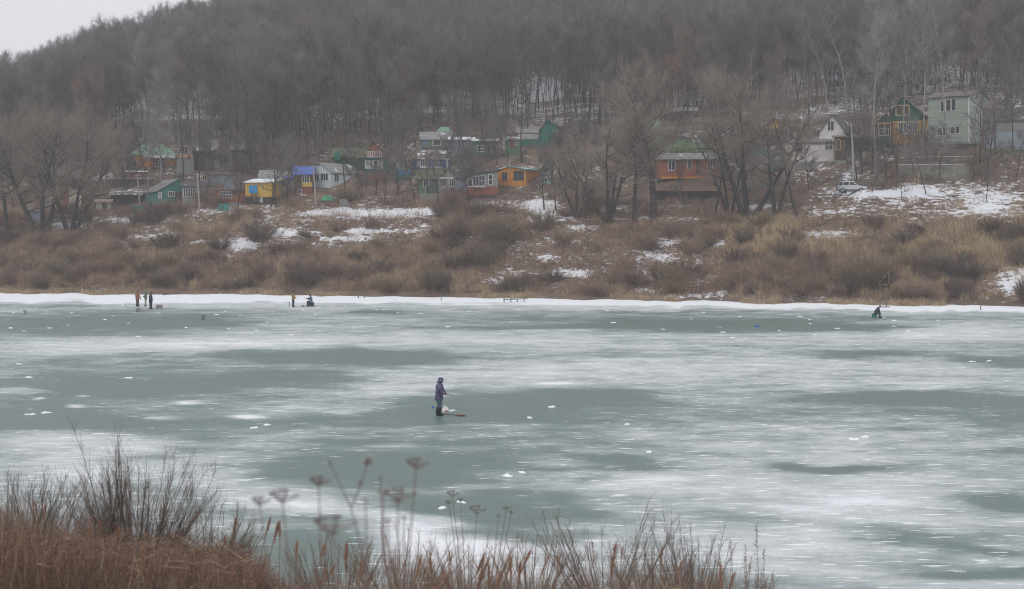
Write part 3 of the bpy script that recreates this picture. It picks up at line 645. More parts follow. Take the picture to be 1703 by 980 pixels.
def thicket():
    g = np.random.default_rng(21)
    n = 60000; px = g.uniform(-700, 2400, n); S = shoreY(px); t = g.random(n); Y = S - .4 + t * 46
    z = gz(px, Y); py = YH + (H - z) / Y * F; X = X_(px, Y); sn = snow_at(px, Y)
    dens = np.clip(1.2 - sn * 1.75, .1, 1) * np.clip((py - 322) / 40, .12, 1) * (.35 + 1.2 * np.clip((fbm(X / 6 + 9, Y / 6 + 9, 401, 3) - .3) * 2.2, 0, 1))
    keep = (g.random(n) < dens) & ~((py > 310) & (py < 352) & (px > 1340) & (px < 1500) & (g.random(n) < .85)); px, Y, z, py, X = px[keep], Y[keep], z[keep], py[keep], X[keep]
    reed = ell(px, py, [(1270, 395, 75, 30, 1.3), (1450, 410, 200, 26, .6), (1640, 400, 120, 45, 1.2), (1530, 470, 120, 30, .4), (1700, 430, 70, 60, .8), (740, 460, 120, 26, .35), (450, 375, 120, 14, .3)]) + .06
    shore = (Y - shoreY(px)) < 1.6
    isr = g.random(len(px)) < reed
    P3 = np.stack([X, Y, z], -1)
    a = P3[~isr & ~shore]; r = P3[isr & ~shore]
    A1 = tufts(g, a[: int(len(a) * .55)], 18, .5, 2.4, .034, (.20, .132, .097), (.33, .225, .165), .7, .5)
    A2 = tufts(g, a[int(len(a) * .55):], 18, .3, .9, .05, (.23, .15, .105), (.38, .265, .185), .6, .6)
    vegobj('undergrowth', [A1, A2], 'brown thicket of dry stems covering the far bank', 'undergrowth')
    R1 = tufts(g, r, 20, .8, 2.2, .035, (.44, .31, .18), (.58, .42, .26), .6, .25)
    vegobj('reeds', [R1], 'tan reed beds on the far bank', 'reeds')
    m = 2600; px = g.uniform(-700, 2400, m); bed = fbm(px / 70, px * 0 + 3, 411, 3); keep = bed > .5; bd = bed[keep]; px = px[keep]; Y = shoreY(px) + g.uniform(-1, 1.3, len(px)) - np.clip(bd - .55, 0, 1) * 14 * g.random(len(px))
    sh = np.stack([X_(px, Y), Y, np.maximum(gz(px, Y), 0.0)], -1)
    vegobj('shore_grass', [tufts(g, sh, 26, .4, 1.3, .04, (.34, .25, .155), (.48, .37, .25), .55, .7)], 'straw-coloured grass along the far edge of the ice', 'grass')
thicket()

def village_brush():
    g = np.random.default_rng(23); n = 26000; px = g.uniform(-500, 2200, n); Y = g.uniform(196, 300, n); z = gz(px, Y); py = YH + (H - z) / Y * F
    ok = (Y < np.interp(px, EPX, ELY) + 14) & (py < 345) & (py > 150) & (g.random(n) < np.clip(1.2 - snow_at(px, Y) * 1.6, .08, 1)) & (fbm(X_(px, Y) / 7, Y / 7, 441, 3) > .42) & ~((np.abs(px - 1355) < 52) & (py > 262) & (g.random(n) < .7)) & ~((px > 1092) & (px < 1192) & (py > 300) & (g.random(n) < .7)) & ~((px > 352) & (px < 602) & (py > 312) & (g.random(n) < .85))
    px, Y, z = px[ok], Y[ok], z[ok]; P3 = np.stack([X_(px, Y), Y, z], -1); h = len(P3) // 3
    vegobj('garden_brush', [tufts(g, P3[:h], 20, .6, 2.4, .03, (.085, .068, .06), (.15, .115, .095), .9, .5), tufts(g, P3[h:2 * h], 20, .4, 1.3, .032, (.12, .085, .065), (.20, .145, .11), .8, .7), tufts(g, P3[2 * h:], 18, 1.0, 3.0, .028, (.10, .085, .078), (.16, .135, .12), .8, .35)], 'tangled leafless brush between the cottages', 'brush')
village_brush()

def bush_mesh(seed, h, wdt, n, tw, twig, lean=.6):
    g = np.random.default_rng(seed); M = MB(); O = []; D = []; L = []; W = []
    for s in range(n):
        az = g.random() * TAU; ln = lean * math.sqrt(g.random()); b = np.array((math.cos(az), math.sin(az), 0)) * wdt * .22 * g.random() + np.array((0, 0, -.25))
        d = nrm(np.array((math.cos(az) * ln, math.sin(az) * ln, 1))); hh = h * (.6 + .45 * g.random()) * (1 - .15 * ln)
        pts = [b]
        for j in range(5): d = nrm(d + g.normal(size=3) * .09); pts.append(pts[-1] + d * hh / 5)
        M.loft(pts, [.014 * (1 - .15 * j) for j in range(6)], 3, cap=False); Pn = np.array(pts); nt_ = 44
        q = g.uniform(1.0, 4.99, nt_); k = q.astype(int); oo = Pn[k] + (Pn[k + 1] - Pn[k]) * (q - k)[:, None]
        O.append(oo); D.append(nrm(d[None] + nrm(g.normal(size=(nt_, 3))) * .75)); L.append(h * g.uniform(.12, .34, nt_)); W.append(tw * g.uniform(.7, 1.3, nt_))
    v, f = spikes(np.concatenate(O), np.concatenate(D), np.concatenate(L), np.concatenate(W), g); v2, f2 = tri(M)
    return catmesh('bush', [(v, f, 0), (v2, f2, 0)], [twig])
M_BUSH = twigmat('bush_twigs', (0.23, 0.152, 0.115), (0.34, 0.235, 0.178))
M_BUSHD = twigmat('dark_bush_twigs', (0.125, 0.092, 0.076), (0.19, 0.14, 0.112))
M_BUSHG = twigmat('olive_bush_twigs', (0.20, 0.15, 0.10), (0.27, 0.205, 0.14))
def bushes():
    g = np.random.default_rng(31)
    T = [bush_mesh(400 + i, 2.6, 3.4, 58, .022, (M_BUSH, M_BUSHD, M_BUSHG, M_BUSH, M_BUSHD, M_BUSH)[i], .8 + .3 * (i % 2)) for i in range(6)]
    big = [(830, 405, 1.9, 2, 'tallest olive bush on the far bank above the jetty plank'), (765, 395, 1.6, 0, 'tall reddish bush left of the tallest olive bush'), (430, 400, 1.5, 1, 'fan-shaped bare bush between two snow patches on the left bank'), (275, 415, 1.2, 1, 'round dark bush above the three anglers'),
        (500, 470, 1.5, 1, 'dark bush above the two anglers'), (1545, 455, 1.5, 2, 'olive bush near the right edge beside a snow patch'), (1440, 478, 1.9, 2, 'wide dark bush overhanging the wooden jetty frame'), (870, 480, 1.0, 1, 'dark low bush at the shore above the jetty plank'), (1340, 480, 1.4, 0, 'brown bush left of the wooden jetty frame'),
        (600, 468, 1.2, 0, 'rounded brown bush right of the two anglers'), (1220, 480, 1.2, 0, 'largest brown bush at the shore below the many-stemmed willow'), (720, 480, 1.4, 2, 'dense bush at the shore in the middle of the bank')]
    for px, py, s, k, lb in big:
        Y = hit(px, py); o = obj('bush', T[k if k < 3 else 0], loc=(X_(px, Y), Y, float(gz(px, Y)) - .1), rz=g.random() * TAU); o.scale = (s, s, s * 1.0); tag(o, lb, 'bush')
    n = 0
    while n < 250:
        px = g.uniform(-60, 1760); t = g.random() ** 1.1; Y = float(shoreY(px)) + 1.5 + t * 38; sn = float(snow_at(np.array([px]), np.array([Y]))[0])
        z = float(gz(px, Y)); py = YH + (H - z) / Y * F
        if sn > .45 or py < 335 or (py < 372 and px > 1340) or (1000 < px < 1340 and py < 375): continue
        if ell(np.array([px]), np.array([py]), [(640, 365, 150, 16, 1), (1010, 430, 70, 45, .9), (905, 350, 50, 30, 1), (1390, 392, 90, 14, 1)])[0] > g.random(): continue
        k = int(g.integers(0, 6)); o = obj('bush', T[k], loc=(X_(px, Y), Y, z - .1), rz=g.random() * TAU); s = g.uniform(.5, 1.15); o.scale = (s * 1.1, s * 1.1, s * g.uniform(.85, 1.3))
        tag(o, 'leafless brown bush in the thicket on the far bank', 'bush', 'bare bushes scattered over the far bank'); n += 1
bushes()
# ------------------------------------------------------------------ cottages
WC = {}
def wcol(c): return {'white': M_WHITE}.get(c) or c
def window(parent, o, ux, x0, x1, z0, z1, nx=2, ny=1, fr=None, pane=None, nrm_=None, t=.07):
    """a framed window in the plane through o with in-plane direction ux; stands proud along nrm_"""
    fr = fr or M_WHITE; pane = pane or M_GLASS
    ux = np.asarray(ux, float); nv = np.asarray(nrm_, float); uz = np.array((0, 0, 1.0)); o = np.asarray(o, float)
    def slab(m, a0, a1, b0, b1, d0, d1):
        V = []
        for (d) in (d0, d1):
            for (a, b) in ((a0, b0), (a1, b0), (a1, b1), (a0, b1)): V.append(o + ux * a + uz * b + nv * d)
        m.add(V, [(0, 1, 2, 3), (7, 6, 5, 4), (0, 4, 5, 1), (1, 5, 6, 2), (2, 6, 7, 3), (3, 7, 4, 0)])
    f = MB(); b = t
    slab(f, x0 - b, x1 + b, z0 - b, z0, .0, .09); slab(f, x0 - b, x1 + b, z1, z1 + b, .0, .09)
    slab(f, x0 - b, x0, z0, z1, .002, .088); slab(f, x1, x1 + b, z0, z1, .002, .088)
    for i in range(1, nx): a = x0 + (x1 - x0) * i / nx; slab(f, a - b * .4, a + b * .4, z0, z1, .0, .07)
    for i in range(1, ny): a = z0 + (z1 - z0) * i / ny; slab(f, x0, x1, a - b * .35, a + b * .35, .0, .06)
    fo = f.build('window', fr, parent)
    p = MB(); slab(p, x0, x1, z0, z1, .0, .025); p.build('pane', pane, fo)
    return fo
def roof_slabs(m, prof, y0, y1, axis, th=.13, over=.3, oy=.35):
    """prof: roof line (horizontal, z) from one eave to the other; thick slabs along it"""
    pr = [np.array(p, float) for p in prof]
    d0 = (pr[0] - pr[1]); d0 /= np.linalg.norm(d0); d1 = (pr[-1] - pr[-2]); d1 /= np.linalg.norm(d1)
    pr[0] = pr[0] + d0 * over; pr[-1] = pr[-1] + d1 * over
    top = [p + np.array((0, th)) for p in pr]; bot = [p + np.array((0, .012)) for p in pr]
    m.prism([tuple(p) for p in bot] + [tuple(p) for p in reversed(top)], y0 - oy, y1 + oy, axis)

def house(label, px0, px1, eave, base, ridge, kind='gable', wall=None, gable=None, roof=None, depth=6, a=0, found=M_CONC, wins=(), extra=(), side=(), peak=.5, dY=0, eave2=None, over=.3, Y=None, at=None, name='cottage', cat='cottage', gpx=None, chimney=None, zbot=None):
    pc = (px0 + px1) / 2; Y = (Y or (hit(*at) if at else hit(pc, base))) + dY; s = Y / F
    th = math.atan((pc - CX) / F); rz = -th + math.radians(a)
    Wd = (px1 - px0) * s / math.cos(math.radians(a)) ; zb = H - (base - YH) * s
    e = empty(name, (X_(pc, Y), Y, zb), rz); tag(e, label, cat)
    zE = (base - eave) * s; zR = (base - ridge) * s; x0, x1 = -Wd / 2, Wd / 2; zE2 = zE if eave2 is None else (base - eave2) * s
    k = Wd / (px1 - px0); LX = lambda px: (px - pc) * k; LZ = lambda py: (base - py) * s
    m = MB(); m.box(x0, x1, 0, depth, 0, min(zE, zE2)); m.build('wall', wall, e)
    m = MB(); m.box(x0 + .06, x1 - .06, .06, depth - .06, -3.2, -.003); m.build('foundation', found, e)
    gable = gable or wall; g = MB(); r = MB(); zl = min(zE, zE2) + .003
    if kind == 'gable':
        xp = x0 + Wd * peak; prof = [(x0, zE), (xp, zR), (x1, zE2)]
        g.prism([(x0, zl), (x1, zl)] + ([(x1, zE2)] if zE2 > zl + .02 else []) + [(xp, zR)] + ([(x0, zE)] if zE > zl + .02 else []), .001, depth - .001, 'y'); roof_slabs(r, prof, 0, depth, 'y', over=over)
    elif kind == 'mono':
        g.prism([(x0, zl), (x1, zl)] + ([(x1, zE2)] if zE2 > zl + .02 else []) + ([(x0, zE)] if zE > zl + .02 else []), .001, depth - .001, 'y') if abs(zE - zE2) > .05 else None
        roof_slabs(r, [(x0, zE), (x1, zE2)], 0, depth, 'y', over=over)
    elif kind == 'side':
        prof = [(0, zE), (depth * peak, zR), (depth, zE)]
        g.prism([(0, zl), (depth, zl), (depth * peak, zR)], x0 + .001, x1 - .001, 'x'); roof_slabs(r, prof, x0, x1, 'x', over=over)
    elif kind == 'lean':
        g.prism([(0, zl), (depth, zl), (depth, zR)], x0 + .001, x1 - .001, 'x'); roof_slabs(r, [(0, zE), (depth, zR)], x0, x1, 'x', over=over)
    elif kind == 'mansard':
        prof = [(x0, zE), (x0 + Wd * .14, zE + (zR - zE) * .72), (x0 + Wd * .5, zR), (x1 - Wd * .14, zE + (zR - zE) * .72), (x1, zE)]
        g.prism([prof[0], prof[4], prof[3], prof[2], prof[1]], .001, depth - .001, 'y'); roof_slabs(r, prof, 0, depth, 'y', over=.12, oy=.12)
    elif kind == 'hip':
        o = .35; V = [(x0 - o, -o, zE), (x1 + o, -o, zE), (x1 + o, depth + o, zE), (x0 - o, depth + o, zE), (x0 + Wd * .3, depth / 2, zR), (x1 - Wd * .3, depth / 2, zR)]
        r.add(V, [(3, 2, 1, 0), (0, 1, 5, 4), (1, 2, 5), (2, 3, 4, 5), (3, 0, 4)])
    if g.v: g.build('gable', gable, e)
    ro = r.build('roof', roof, e)
    for wd in wins:
        (wx0, wy0, wx1, wy1), nx, ny = wd[0], wd[1], wd[2]
        window(e, (0, 0, 0), (1, 0, 0), LX(wx0), LX(wx1), LZ(wy1), LZ(wy0), nx, ny, wd[3] if len(wd) > 3 else None, wd[4] if len(wd) > 4 else None, (0, -1, 0), t=max(.05, wd[5] if len(wd) > 5 else .08))
    for wd in side:       # on the side wall that is turned to the river: fractions along the depth, rows on the photograph
        sgn = wd[0]; y0, y1 = wd[1] * depth, wd[2] * depth
        o = (x1 if sgn > 0 else x0, 0, 0)
        window(e, o, (0, 1, 0), y0, y1, LZ(wd[4]), LZ(wd[3]), wd[5], wd[6], None, None, (sgn, 0, 0))
    for ex in extra:      # boxes proud of the front: name, px0, py0, px1, py1, y0, y1, material
        nm, ex0, ey0, ex1, ey1, yy0, yy1, mt = ex
        m = MB()
        if nm == 'balcony' or nm == 'railing' or nm == 'picket_rail':
            A0, A1, B0, B1 = LX(ex0), LX(ex1), LZ(ey1), LZ(ey0); n = max(3, int((A1 - A0) / .28)); m.box(A0, A1, yy0, yy0 + .06, B1 - .07, B1); m.box(A0, A1, yy0, yy0 + .06, B0, B0 + .07); m.box(A0, A1, yy0 + .061, yy1, B0 - .05, B0 + .02)
            for i in range(n + 1): c = A0 + (A1 - A0) * i / n; m.box(c - .045, c + .045, yy0 + .005, yy0 + .055, B0 + .07, B1 - .07)
        elif nm in ('posts',):
            n = 3
            for i in range(n): c = LX(ex0) + (LX(ex1) - LX(ex0)) * i / (n - 1); m.box(c - .07, c + .07, yy0, yy0 + .14, LZ(ey1), LZ(ey0))
        else: m.box(LX(ex0), LX(ex1), yy0, yy1, LZ(ey1), LZ(ey0))
        m.build({'picket_rail': 'railing'}.get(nm, nm), mt, e)
    if chimney:
        cxp, ctop = chimney; m = MB(); m.box(LX(cxp) - .3, LX(cxp) + .3, depth * .4, depth * .4 + .5, zE, LZ(ctop)); m.build('chimney', M_CONC, ro)
    return e, LX, LZ
W_ = wood
R_GREY = roofing('slate_grey', (.20, .19, .185), .12); R_GREYS = roofing('slate_snow', (.22, .215, .21), .22); R_BRN = roofing('brown_sheet', (.12, .09, .08), .12); R_MAR = roofing('maroon_sheet', (.10, .06, .062), 0)
R_GRN = roofing('green_sheet', (.17, .30, .20), .12); R_SNOW = roofing('snowy', (.2, .19, .185), .95); R_HALF = roofing('half_snow', (.15, .12, .11), .36); R_DK = roofing('dark_felt', (.07, .062, .058), .15); R_BLUE = roofing('blue_sheet', (.07, .12, .38), 0); R_TEAL = roofing('teal_sheet', (.11, .26, .235), .3); R_MOSS = roofing('moss_felt', (.105, .115, .055), .05); R_PINK = roofing('old_red_sheet', (.26, .16, .15), .2)
C_ORANGE = W_('orange_boards', (.62, .27, .05)); C_ORANGED = W_('worn_orange_boards', (.40, .19, .07)); C_YEL = W_('yellow_boards', (.60, .40, .075)); C_TEAL = W_('teal_boards', (.07, .23, .20)); C_TURQ = W_('turquoise_boards', (.03, .42, .40)); C_LBLUE = W_('pale_blue_boards', (.58, .66, .68)); C_BLUE = W_('blue_boards', (.05, .20, .50)); C_GREEN = W_('green_boards', (.115, .21, .135)); C_DGREEN = W_('deep_green_boards', (.03, .11, .075)); C_LGREEN = W_('bright_green_boards', (.19, .36, .17)); C_EMER = W_('emerald_boards', (.03, .17, .125)); C_GREY = W_('weathered_boards', (.26, .26, .24)); C_BRN = W_('brown_boards', (.12, .08, .062)); C_RBRN = W_('red_brown_boards', (.27, .10, .06)); C_PEACH = W_('peach_boards', (.55, .36, .28)); C_CREAM = flat('cream_plaster', (.55, .52, .42), .9, .2, 2.0); C_WPLAS = flat('white_plaster', (.62, .60, .57), .9, .22, 1.5); C_SLATEB = W_('slate_blue_boards', (.22, .24, .27)); C_OCHRE = W_('ochre_boards', (.58, .34, .11)); C_PGREEN = W_('pale_green_siding', (.36, .42, .35), True, .2); C_PBLUE = W_('grey_blue_siding', (.28, .34, .38), True, .22); C_DARK = W_('tarred_boards', (.05, .045, .04))
def bricks():
    m, t, b = principled('red_brick', .9, .2); n = N(t, 'ShaderNodeTexBrick'); n.inputs['Scale'].default_value = 3.2; n.inputs['Color1'].default_value = (.36, .12, .07, 1); n.inputs['Color2'].default_value = (.27, .085, .05, 1); n.inputs['Mortar'].default_value = (.25, .17, .13, 1)
    t.links.new(mapping(t, objco(t), (1, 1, 1), (math.radians(90), 0, 0)), n.inputs['Vector']); t.links.new(n.outputs[0], b.inputs['Base Color']); return m
C_BRICK = bricks(); M_BLUEP = flat('blue_shutter', (.04, .26, .55), .6, .15); M_OCH = flat('ochre_trim', (.62, .42, .2), .7, .15); M_RUST = flat('rusty_red', (.28, .09, .06), .8, .3)

house('whitewashed house half hidden behind the big willow on the far left', 77, 134, 297, 345, 284, 'side', C_CREAM, roof=R_BRN, depth=6, wins=[((118, 300, 129, 312), 2, 1, M_DARK), ((84, 303, 92, 316), 1, 1, M_DARK)], extra=[('panel', 99, 297, 114, 344, -.08, -.003, C_RBRN)])
house('small pale lilac shed at the foot of the big left willow', 48, 68, 353, 373, 347, 'mono', flat('lilac_sheet', (.42, .42, .56), .6), roof=R_GREY, depth=2.5, name='shed', cat='shed')
house('small cream shed with a dark window and rusty roof', 160, 184, 337, 349, 333, 'lean', C_CREAM, roof=R_PINK, depth=2.5, wins=[((171, 339, 176, 346), 1, 1, M_DARK)], name='shed', cat='shed')
house('orange cottage under a green hip roof with a snowy porch roof', 219, 290, 258, 281.5, 238, 'hip', C_ORANGE, roof=R_GRN, depth=6, wins=[((216, 269, 228, 277), 3, 1), ((257, 268, 275, 277), 3, 1)], extra=[('porch_roof', 240, 258.5, 290, 263, -1.2, -.02, M_SNOW), ('band', 219, 277, 291, 281, -.05, -.003, C_ORANGED), ('balcony_floor', 270, 282, 293, 284, -.9, -.003, M_SNOW)])
house('long brown shed with snow along its roof edge, below the orange cottage', 182, 250, 298, 312, 296, 'lean', C_BRN, roof=R_HALF, depth=4, name='shed', cat='shed', a=2)
house('brown hut with a snow-capped flat roof left of the orange cottage', 211, 243, 286, 297, 284, 'lean', C_RBRN, roof=R_SNOW, depth=3, name='hut', cat='hut')
house('dark low shed with a sloping snowy roof left of the teal cottage', 186, 245, 324, 342, 316, 'lean', C_DARK, roof=R_HALF, depth=4, a=-3, name='shed', cat='shed')
house('teal cottage with a grey slate roof and low broad gable', 262, 318, 318.5, 340, 298, 'gable', C_TEAL, roof=R_GREY, depth=9, a=14, peak=.62, wins=[((281, 319, 290, 327), 3, 1), ((265, 321, 269, 330), 1, 1, None, M_CURT)], extra=[('porch', 291, 320, 303, 340, -.35, -.004, C_BRN)])
house('grey cottage with a wide white-barred window beside the teal one', 303, 331, 311, 345, 303, 'lean', C_GREY, roof=R_DK, depth=5, wins=[((306, 313.5, 325.5, 327), 7, 1, None, None, .06)])
house('tall cottage with a peach gable and an arched dormer frame', 294, 322, 262, 290, 234, 'gable', C_GREY, gable=C_PEACH, roof=R_BRN, depth=6, wins=[((303, 244, 312, 256), 2, 1, M_WHITE)], extra=[('band', 294, 259, 322, 262, -.06, -.003, M_OCH)])
house('dark barn with a pale purple-grey roof right of the peach gable', 322, 360, 250, 285, 232, 'side', C_DARK, roof=roofing('mauve', (.21, .18, .19), .2), depth=7, peak=.35, name='barn', cat='barn')
house('grey boarded house with a low orange gable in the left hamlet', 357, 386, 251, 282, 241, 'gable', C_GREY, gable=C_PEACH, roof=R_PINK, depth=6, wins=[((364, 256, 378, 270), 2, 1, C_GREY, M_DARK)])
house('tall dark barn with a grey roof above the yellow cottage', 386, 412, 249, 285, 240, 'side', C_BRN, roof=R_GREY, depth=6, name='barn', cat='barn')
house('long low slate-blue house with a snow-lined flat roof', 337, 395, 290, 308, 287.5, 'lean', C_SLATEB, roof=R_PINK, depth=5, wins=[((338, 293, 344, 300), 2, 1, M_OCH)])
house('orange brick cottage with a round barrel roof and grey attic front', 371, 393, 316, 337, 294, 'mansard', C_BRICK, gable=C_SLATEB, roof=R_MAR, depth=6, a=0)
house('orange-red brick annexe with a wide white window under the barrel roof', 358, 408, 317.5, 337, 315.5, 'lean', C_BRICK, roof=R_MAR, depth=2.0, wins=[((366.5, 319.5, 385, 329), 4, 2)], dY=-2.2, name='annexe', cat='annexe')
house('dark maroon barrel-roofed barn behind the brick cottage', 393, 412, 316, 332, 293, 'side', C_BRN, roof=R_MAR, depth=6, name='barn', cat='barn')
house('yellow cottage on pale posts with blue shutters and a snowy roof', 408.5, 452, 304, 328, 297, 'lean', C_YEL, roof=R_SNOW, depth=6, a=-15, at=(430, 340), found=C_DARK, wins=[((415, 309, 427.5, 321), 2, 1, M_BLUEP, M_BLUEP, .03)], extra=[('post', 420.5, 328.5, 424, 336, -.05, .2, M_WHITE), ('post', 431.5, 328.5, 437, 337, -.05, .2, M_WHITE), ('panel', 424.5, 329, 431, 336, 0, .1, C_TEAL)])
house('grey corrugated-roofed shed above the yellow cottage', 432, 488, 297, 312, 283, 'side', C_DARK, roof=R_GREYS, depth=7, name='shed', cat='shed', a=-5)
house('brown and yellow cottage with a bright blue roof', 489, 520, 290, 325, 276.5, 'side', C_BRN, roof=R_BLUE, depth=5, a=-4, wins=[((503, 293, 514, 303), 3, 1), ((496, 315, 501, 322), 1, 1)], extra=[('band', 502, 303.5, 519, 311, -.06, -.003, C_YEL), ('band', 502, 312, 519, 325, -.07, -.004, C_RBRN), ('shelf', 499, 323, 510, 326, -.6, -.075, M_WHITE)])
house('small lean-to with a blue roof strip left of the blue-roofed cottage', 474, 490, 297, 312, 292.5, 'lean', C_GREY, roof=R_BLUE, depth=2, name='shed', cat='shed')
house('pale blue cottage with a white-windowed gable and a half snowy roof', 515, 550, 287, 313.5, 271.5, 'gable', C_LBLUE, roof=R_GREYS, depth=9.0, a=-33, wins=[((523, 290, 530.5, 301), 2, 1), ((534, 289, 545.5, 300), 3, 1)], side=[(1, .12, .25, 288, 301, 2, 1)])
house('dark green cottage with a snow-lined ridge behind the pale blue one', 555, 606, 262, 285, 246.5, 'side', C_DGREEN, roof=R_MOSS, depth=6, extra=[('porch', 556, 252, 565, 266, -1.0, -.003, C_EMER)])
house('dark green cottage with a maroon pointed roof and a white balcony', 607, 645, 262, 292, 235, 'gable', C_DGREEN, gable=C_RBRN, roof=R_MAR, depth=7, peak=.32, wins=[((608.5, 268, 620, 279.5), 2, 1, None, M_CURT, .1), ((622, 268, 628, 279.5), 1, 1, None, None, .1), ((630, 268, 635.5, 279.5), 1, 1, None, M_CURT, .1)], extra=[('balcony', 610.5, 252.5, 634, 262, -.9, -.004, M_WHITE), ('band', 607, 263, 636, 265.5, -.3, -.005, C_EMER)])
house('small cottage with a white-framed veranda over a bright blue panel', 659, 682, 268, 300, 263, 'lean', C_GREEN, roof=R_DK, depth=5, wins=[((660, 270.5, 672, 281), 4, 1, None, M_CURT), ((673.5, 269, 678, 280.5), 1, 1)], extra=[('band', 659, 282.5, 681, 290.5, -.06, -.003, M_BLUEP)])
house('narrow blue and white hut beside the blue-panelled veranda', 684, 693, 266, 283, 263, 'lean', C_BLUE, roof=R_DK, depth=2.5, wins=[((685.5, 268, 689, 278), 1, 1)], name='hut', cat='hut')
house('brick-gabled cottage with a snowy brown roof and blue window frames', 698, 748, 264, 281, 249.5, 'side', C_BLUE, gable=C_BRICK, roof=R_HALF, depth=6, wins=[((700, 265.5, 711, 277), 4, 1), ((714, 266, 717, 277), 1, 1, M_BLUEP), ((722, 266, 728, 277), 2, 1), ((731, 266, 738.5, 277), 2, 1, M_BLUEP)], extra=[('sill', 698, 278, 735, 280, -.2, -.003, M_WHITE)])
house('upper blue cottage with a green and snowy roof', 701, 750, 232, 248, 219, 'side', C_GREEN, roof=R_GREYS, depth=6, wins=[((720.5, 232.5, 732.5, 242), 1, 1, None, None, .12)], extra=[('panel', 703, 233, 708, 245, -.06, -.003, C_BLUE), ('panel', 740, 232, 746, 243, -.06, -.003, C_BLUE), ('band', 701, 245, 747, 249, -.3, -.003, C_DGREEN)])
house('green-roofed upper hut behind the upper blue cottage', 722, 757, 226, 235, 210, 'hip', C_BLUE, roof=R_GRN, depth=5, dY=4, name='hut', cat='hut')
house('weathered blue-grey shed between the upper blue and the green cottage', 748, 787, 233, 258, 227, 'lean', C_SLATEB, roof=R_SNOW, depth=4, name='shed', cat='shed')
house('green cottage with a white gridded window and a snowy flat roof', 787, 824, 235, 260, 229, 'lean', C_GREEN, roof=R_SNOW, depth=6, wins=[((794, 243, 806, 252), 4, 2), ((816, 242, 817.5, 258), 1, 1)], a=-2)
house('dull green hut with a red door between the green cottage and the stilted one', 840, 865, 233, 259, 226, 'lean', C_GREEN, roof=R_HALF, depth=5, wins=[((856, 234, 861, 241), 2, 2)], extra=[('door', 848, 233.5, 854, 247, -.05, -.003, M_RUST)], name='hut', cat='hut')
house('green house on stilts with a curtained balcony', 861, 899, 221, 244, 210.5, 'side', C_EMER, roof=R_GREY, depth=5, found=C_DARK, extra=[('curtain', 861, 223, 896, 232, -.5, -.4, M_CURT), ('balcony_panel', 862, 232.5, 899, 243.5, -.55, -.003, C_EMER), ('posts', 872, 244, 896, 262, -.5, -.3, C_GREY), ('sign_board', 881, 252, 891, 258, -.3, -.25, M_CURT)])
house('tall deep green house with a steep dark roof right of the stilts', 898, 934, 216, 243, 199, 'gable', C_EMER, roof=R_MOSS, depth=6, peak=.35, wins=[((925, 216.5, 933, 227.5), 1, 1, None, M_CURT)])
house('grey cottage with a weathered pointed gable and mossy roof', 729, 763, 297, 322, 280, 'gable', C_GREY, roof=R_MOSS, depth=6, wins=[((732, 298, 741.5, 310), 3, 1, None, None, .06), ((748, 298, 757, 310), 3, 1, None, None, .06)], extra=[('band', 729, 295, 758, 297.5, -.12, -.003, M_WHITE)])
house('low mossy-roofed cottage left of the grey pointed gable', 696, 730, 298, 322, 284, 'side', C_GREEN, roof=R_MOSS, depth=6, wins=[((705, 300, 712, 311), 2, 1)])
house('long dark-roofed cottage right of the grey pointed gable', 758, 790, 296, 318, 272, 'side', C_SLATEB, roof=R_DK, depth=8, peak=.6)
house('veranda cottage with broad white windows over red-brown boards', 777, 828, 292, 326, 281, 'mono', C_GREY, roof=R_DK, depth=4, eave2=284, found=C_BRN, dY=-1.5, wins=[((778.5, 299, 785, 310), 1, 1), ((787, 294, 796, 309), 2, 1), ((797, 293, 806, 309), 2, 2), ((813, 291, 818.5, 307), 1, 2)], extra=[('band', 777.5, 311, 828, 325, -.1, -.003, C_RBRN), ('sill', 778, 310, 806, 311.5, -.16, -.004, M_WHITE)])
house('bright orange cottage with grey shuttered windows on a concrete base', 827.5, 874.5, 283, 311, 277.5, 'gable', C_ORANGE, roof=R_TEAL, depth=6.5, a=-24, peak=.4, wins=[((836, 287, 843.5, 300.5), 2, 1, C_SLATEB, M_DARK, .04), ((854.5, 285, 871, 300), 4, 1, C_SLATEB, M_DARK, .06)], extra=[('pipe', 847, 269, 848.4, 287, -.12, -.02, M_CURT)])
house('small two-storey turquoise kiosk beside the orange cottage', 901, 915.5, 278, 309, 275, 'lean', W_('mint_boards', (.25, .48, .40)), roof=R_HALF, depth=2.2, wins=[((903, 280, 911, 287), 1, 1, M_OCH), ((906, 297, 910, 302), 1, 1, M_WHITE, M_GLASS)], extra=[('band', 901, 288, 915, 291, -.12, -.003, C_TURQ), ('band', 901, 294, 915, 295.5, -.1, -.003, M_WHITE)], name='kiosk', cat='kiosk')
house('tall narrow light green house with a pale peaked roof', 1074, 1098, 205, 252, 190, 'gable', C_LGREEN, gable=flat('pale_green_gable', (.42, .50, .44)), roof=R_GREYS, depth=5, extra=[('trim', 1095.5, 210, 1097.5, 252, -.08, -.003, M_CURT)])
house('low bright green cottage right of the tall narrow one', 1099, 1140, 228, 252, 216, 'side', C_LGREEN, roof=R_DK, depth=5)
house('olive green cottage with a white veranda window and snowy roof', 1140, 1212, 227, 252, 216, 'side', C_GREEN, roof=R_HALF, depth=6, wins=[((1152, 227, 1163, 236), 3, 1, None, M_CURT), ((1164.5, 227, 1174, 236), 2, 1, None, M_CURT)], extra=[('band', 1140, 238, 1212, 252, -.05, -.003, C_LGREEN)])
house('snow-roofed hut at the edge of the wood above the green cottages', 1122, 1157, 184, 200, 178, 'side', C_BRN, roof=R_SNOW, depth=5, name='hut', cat='hut')
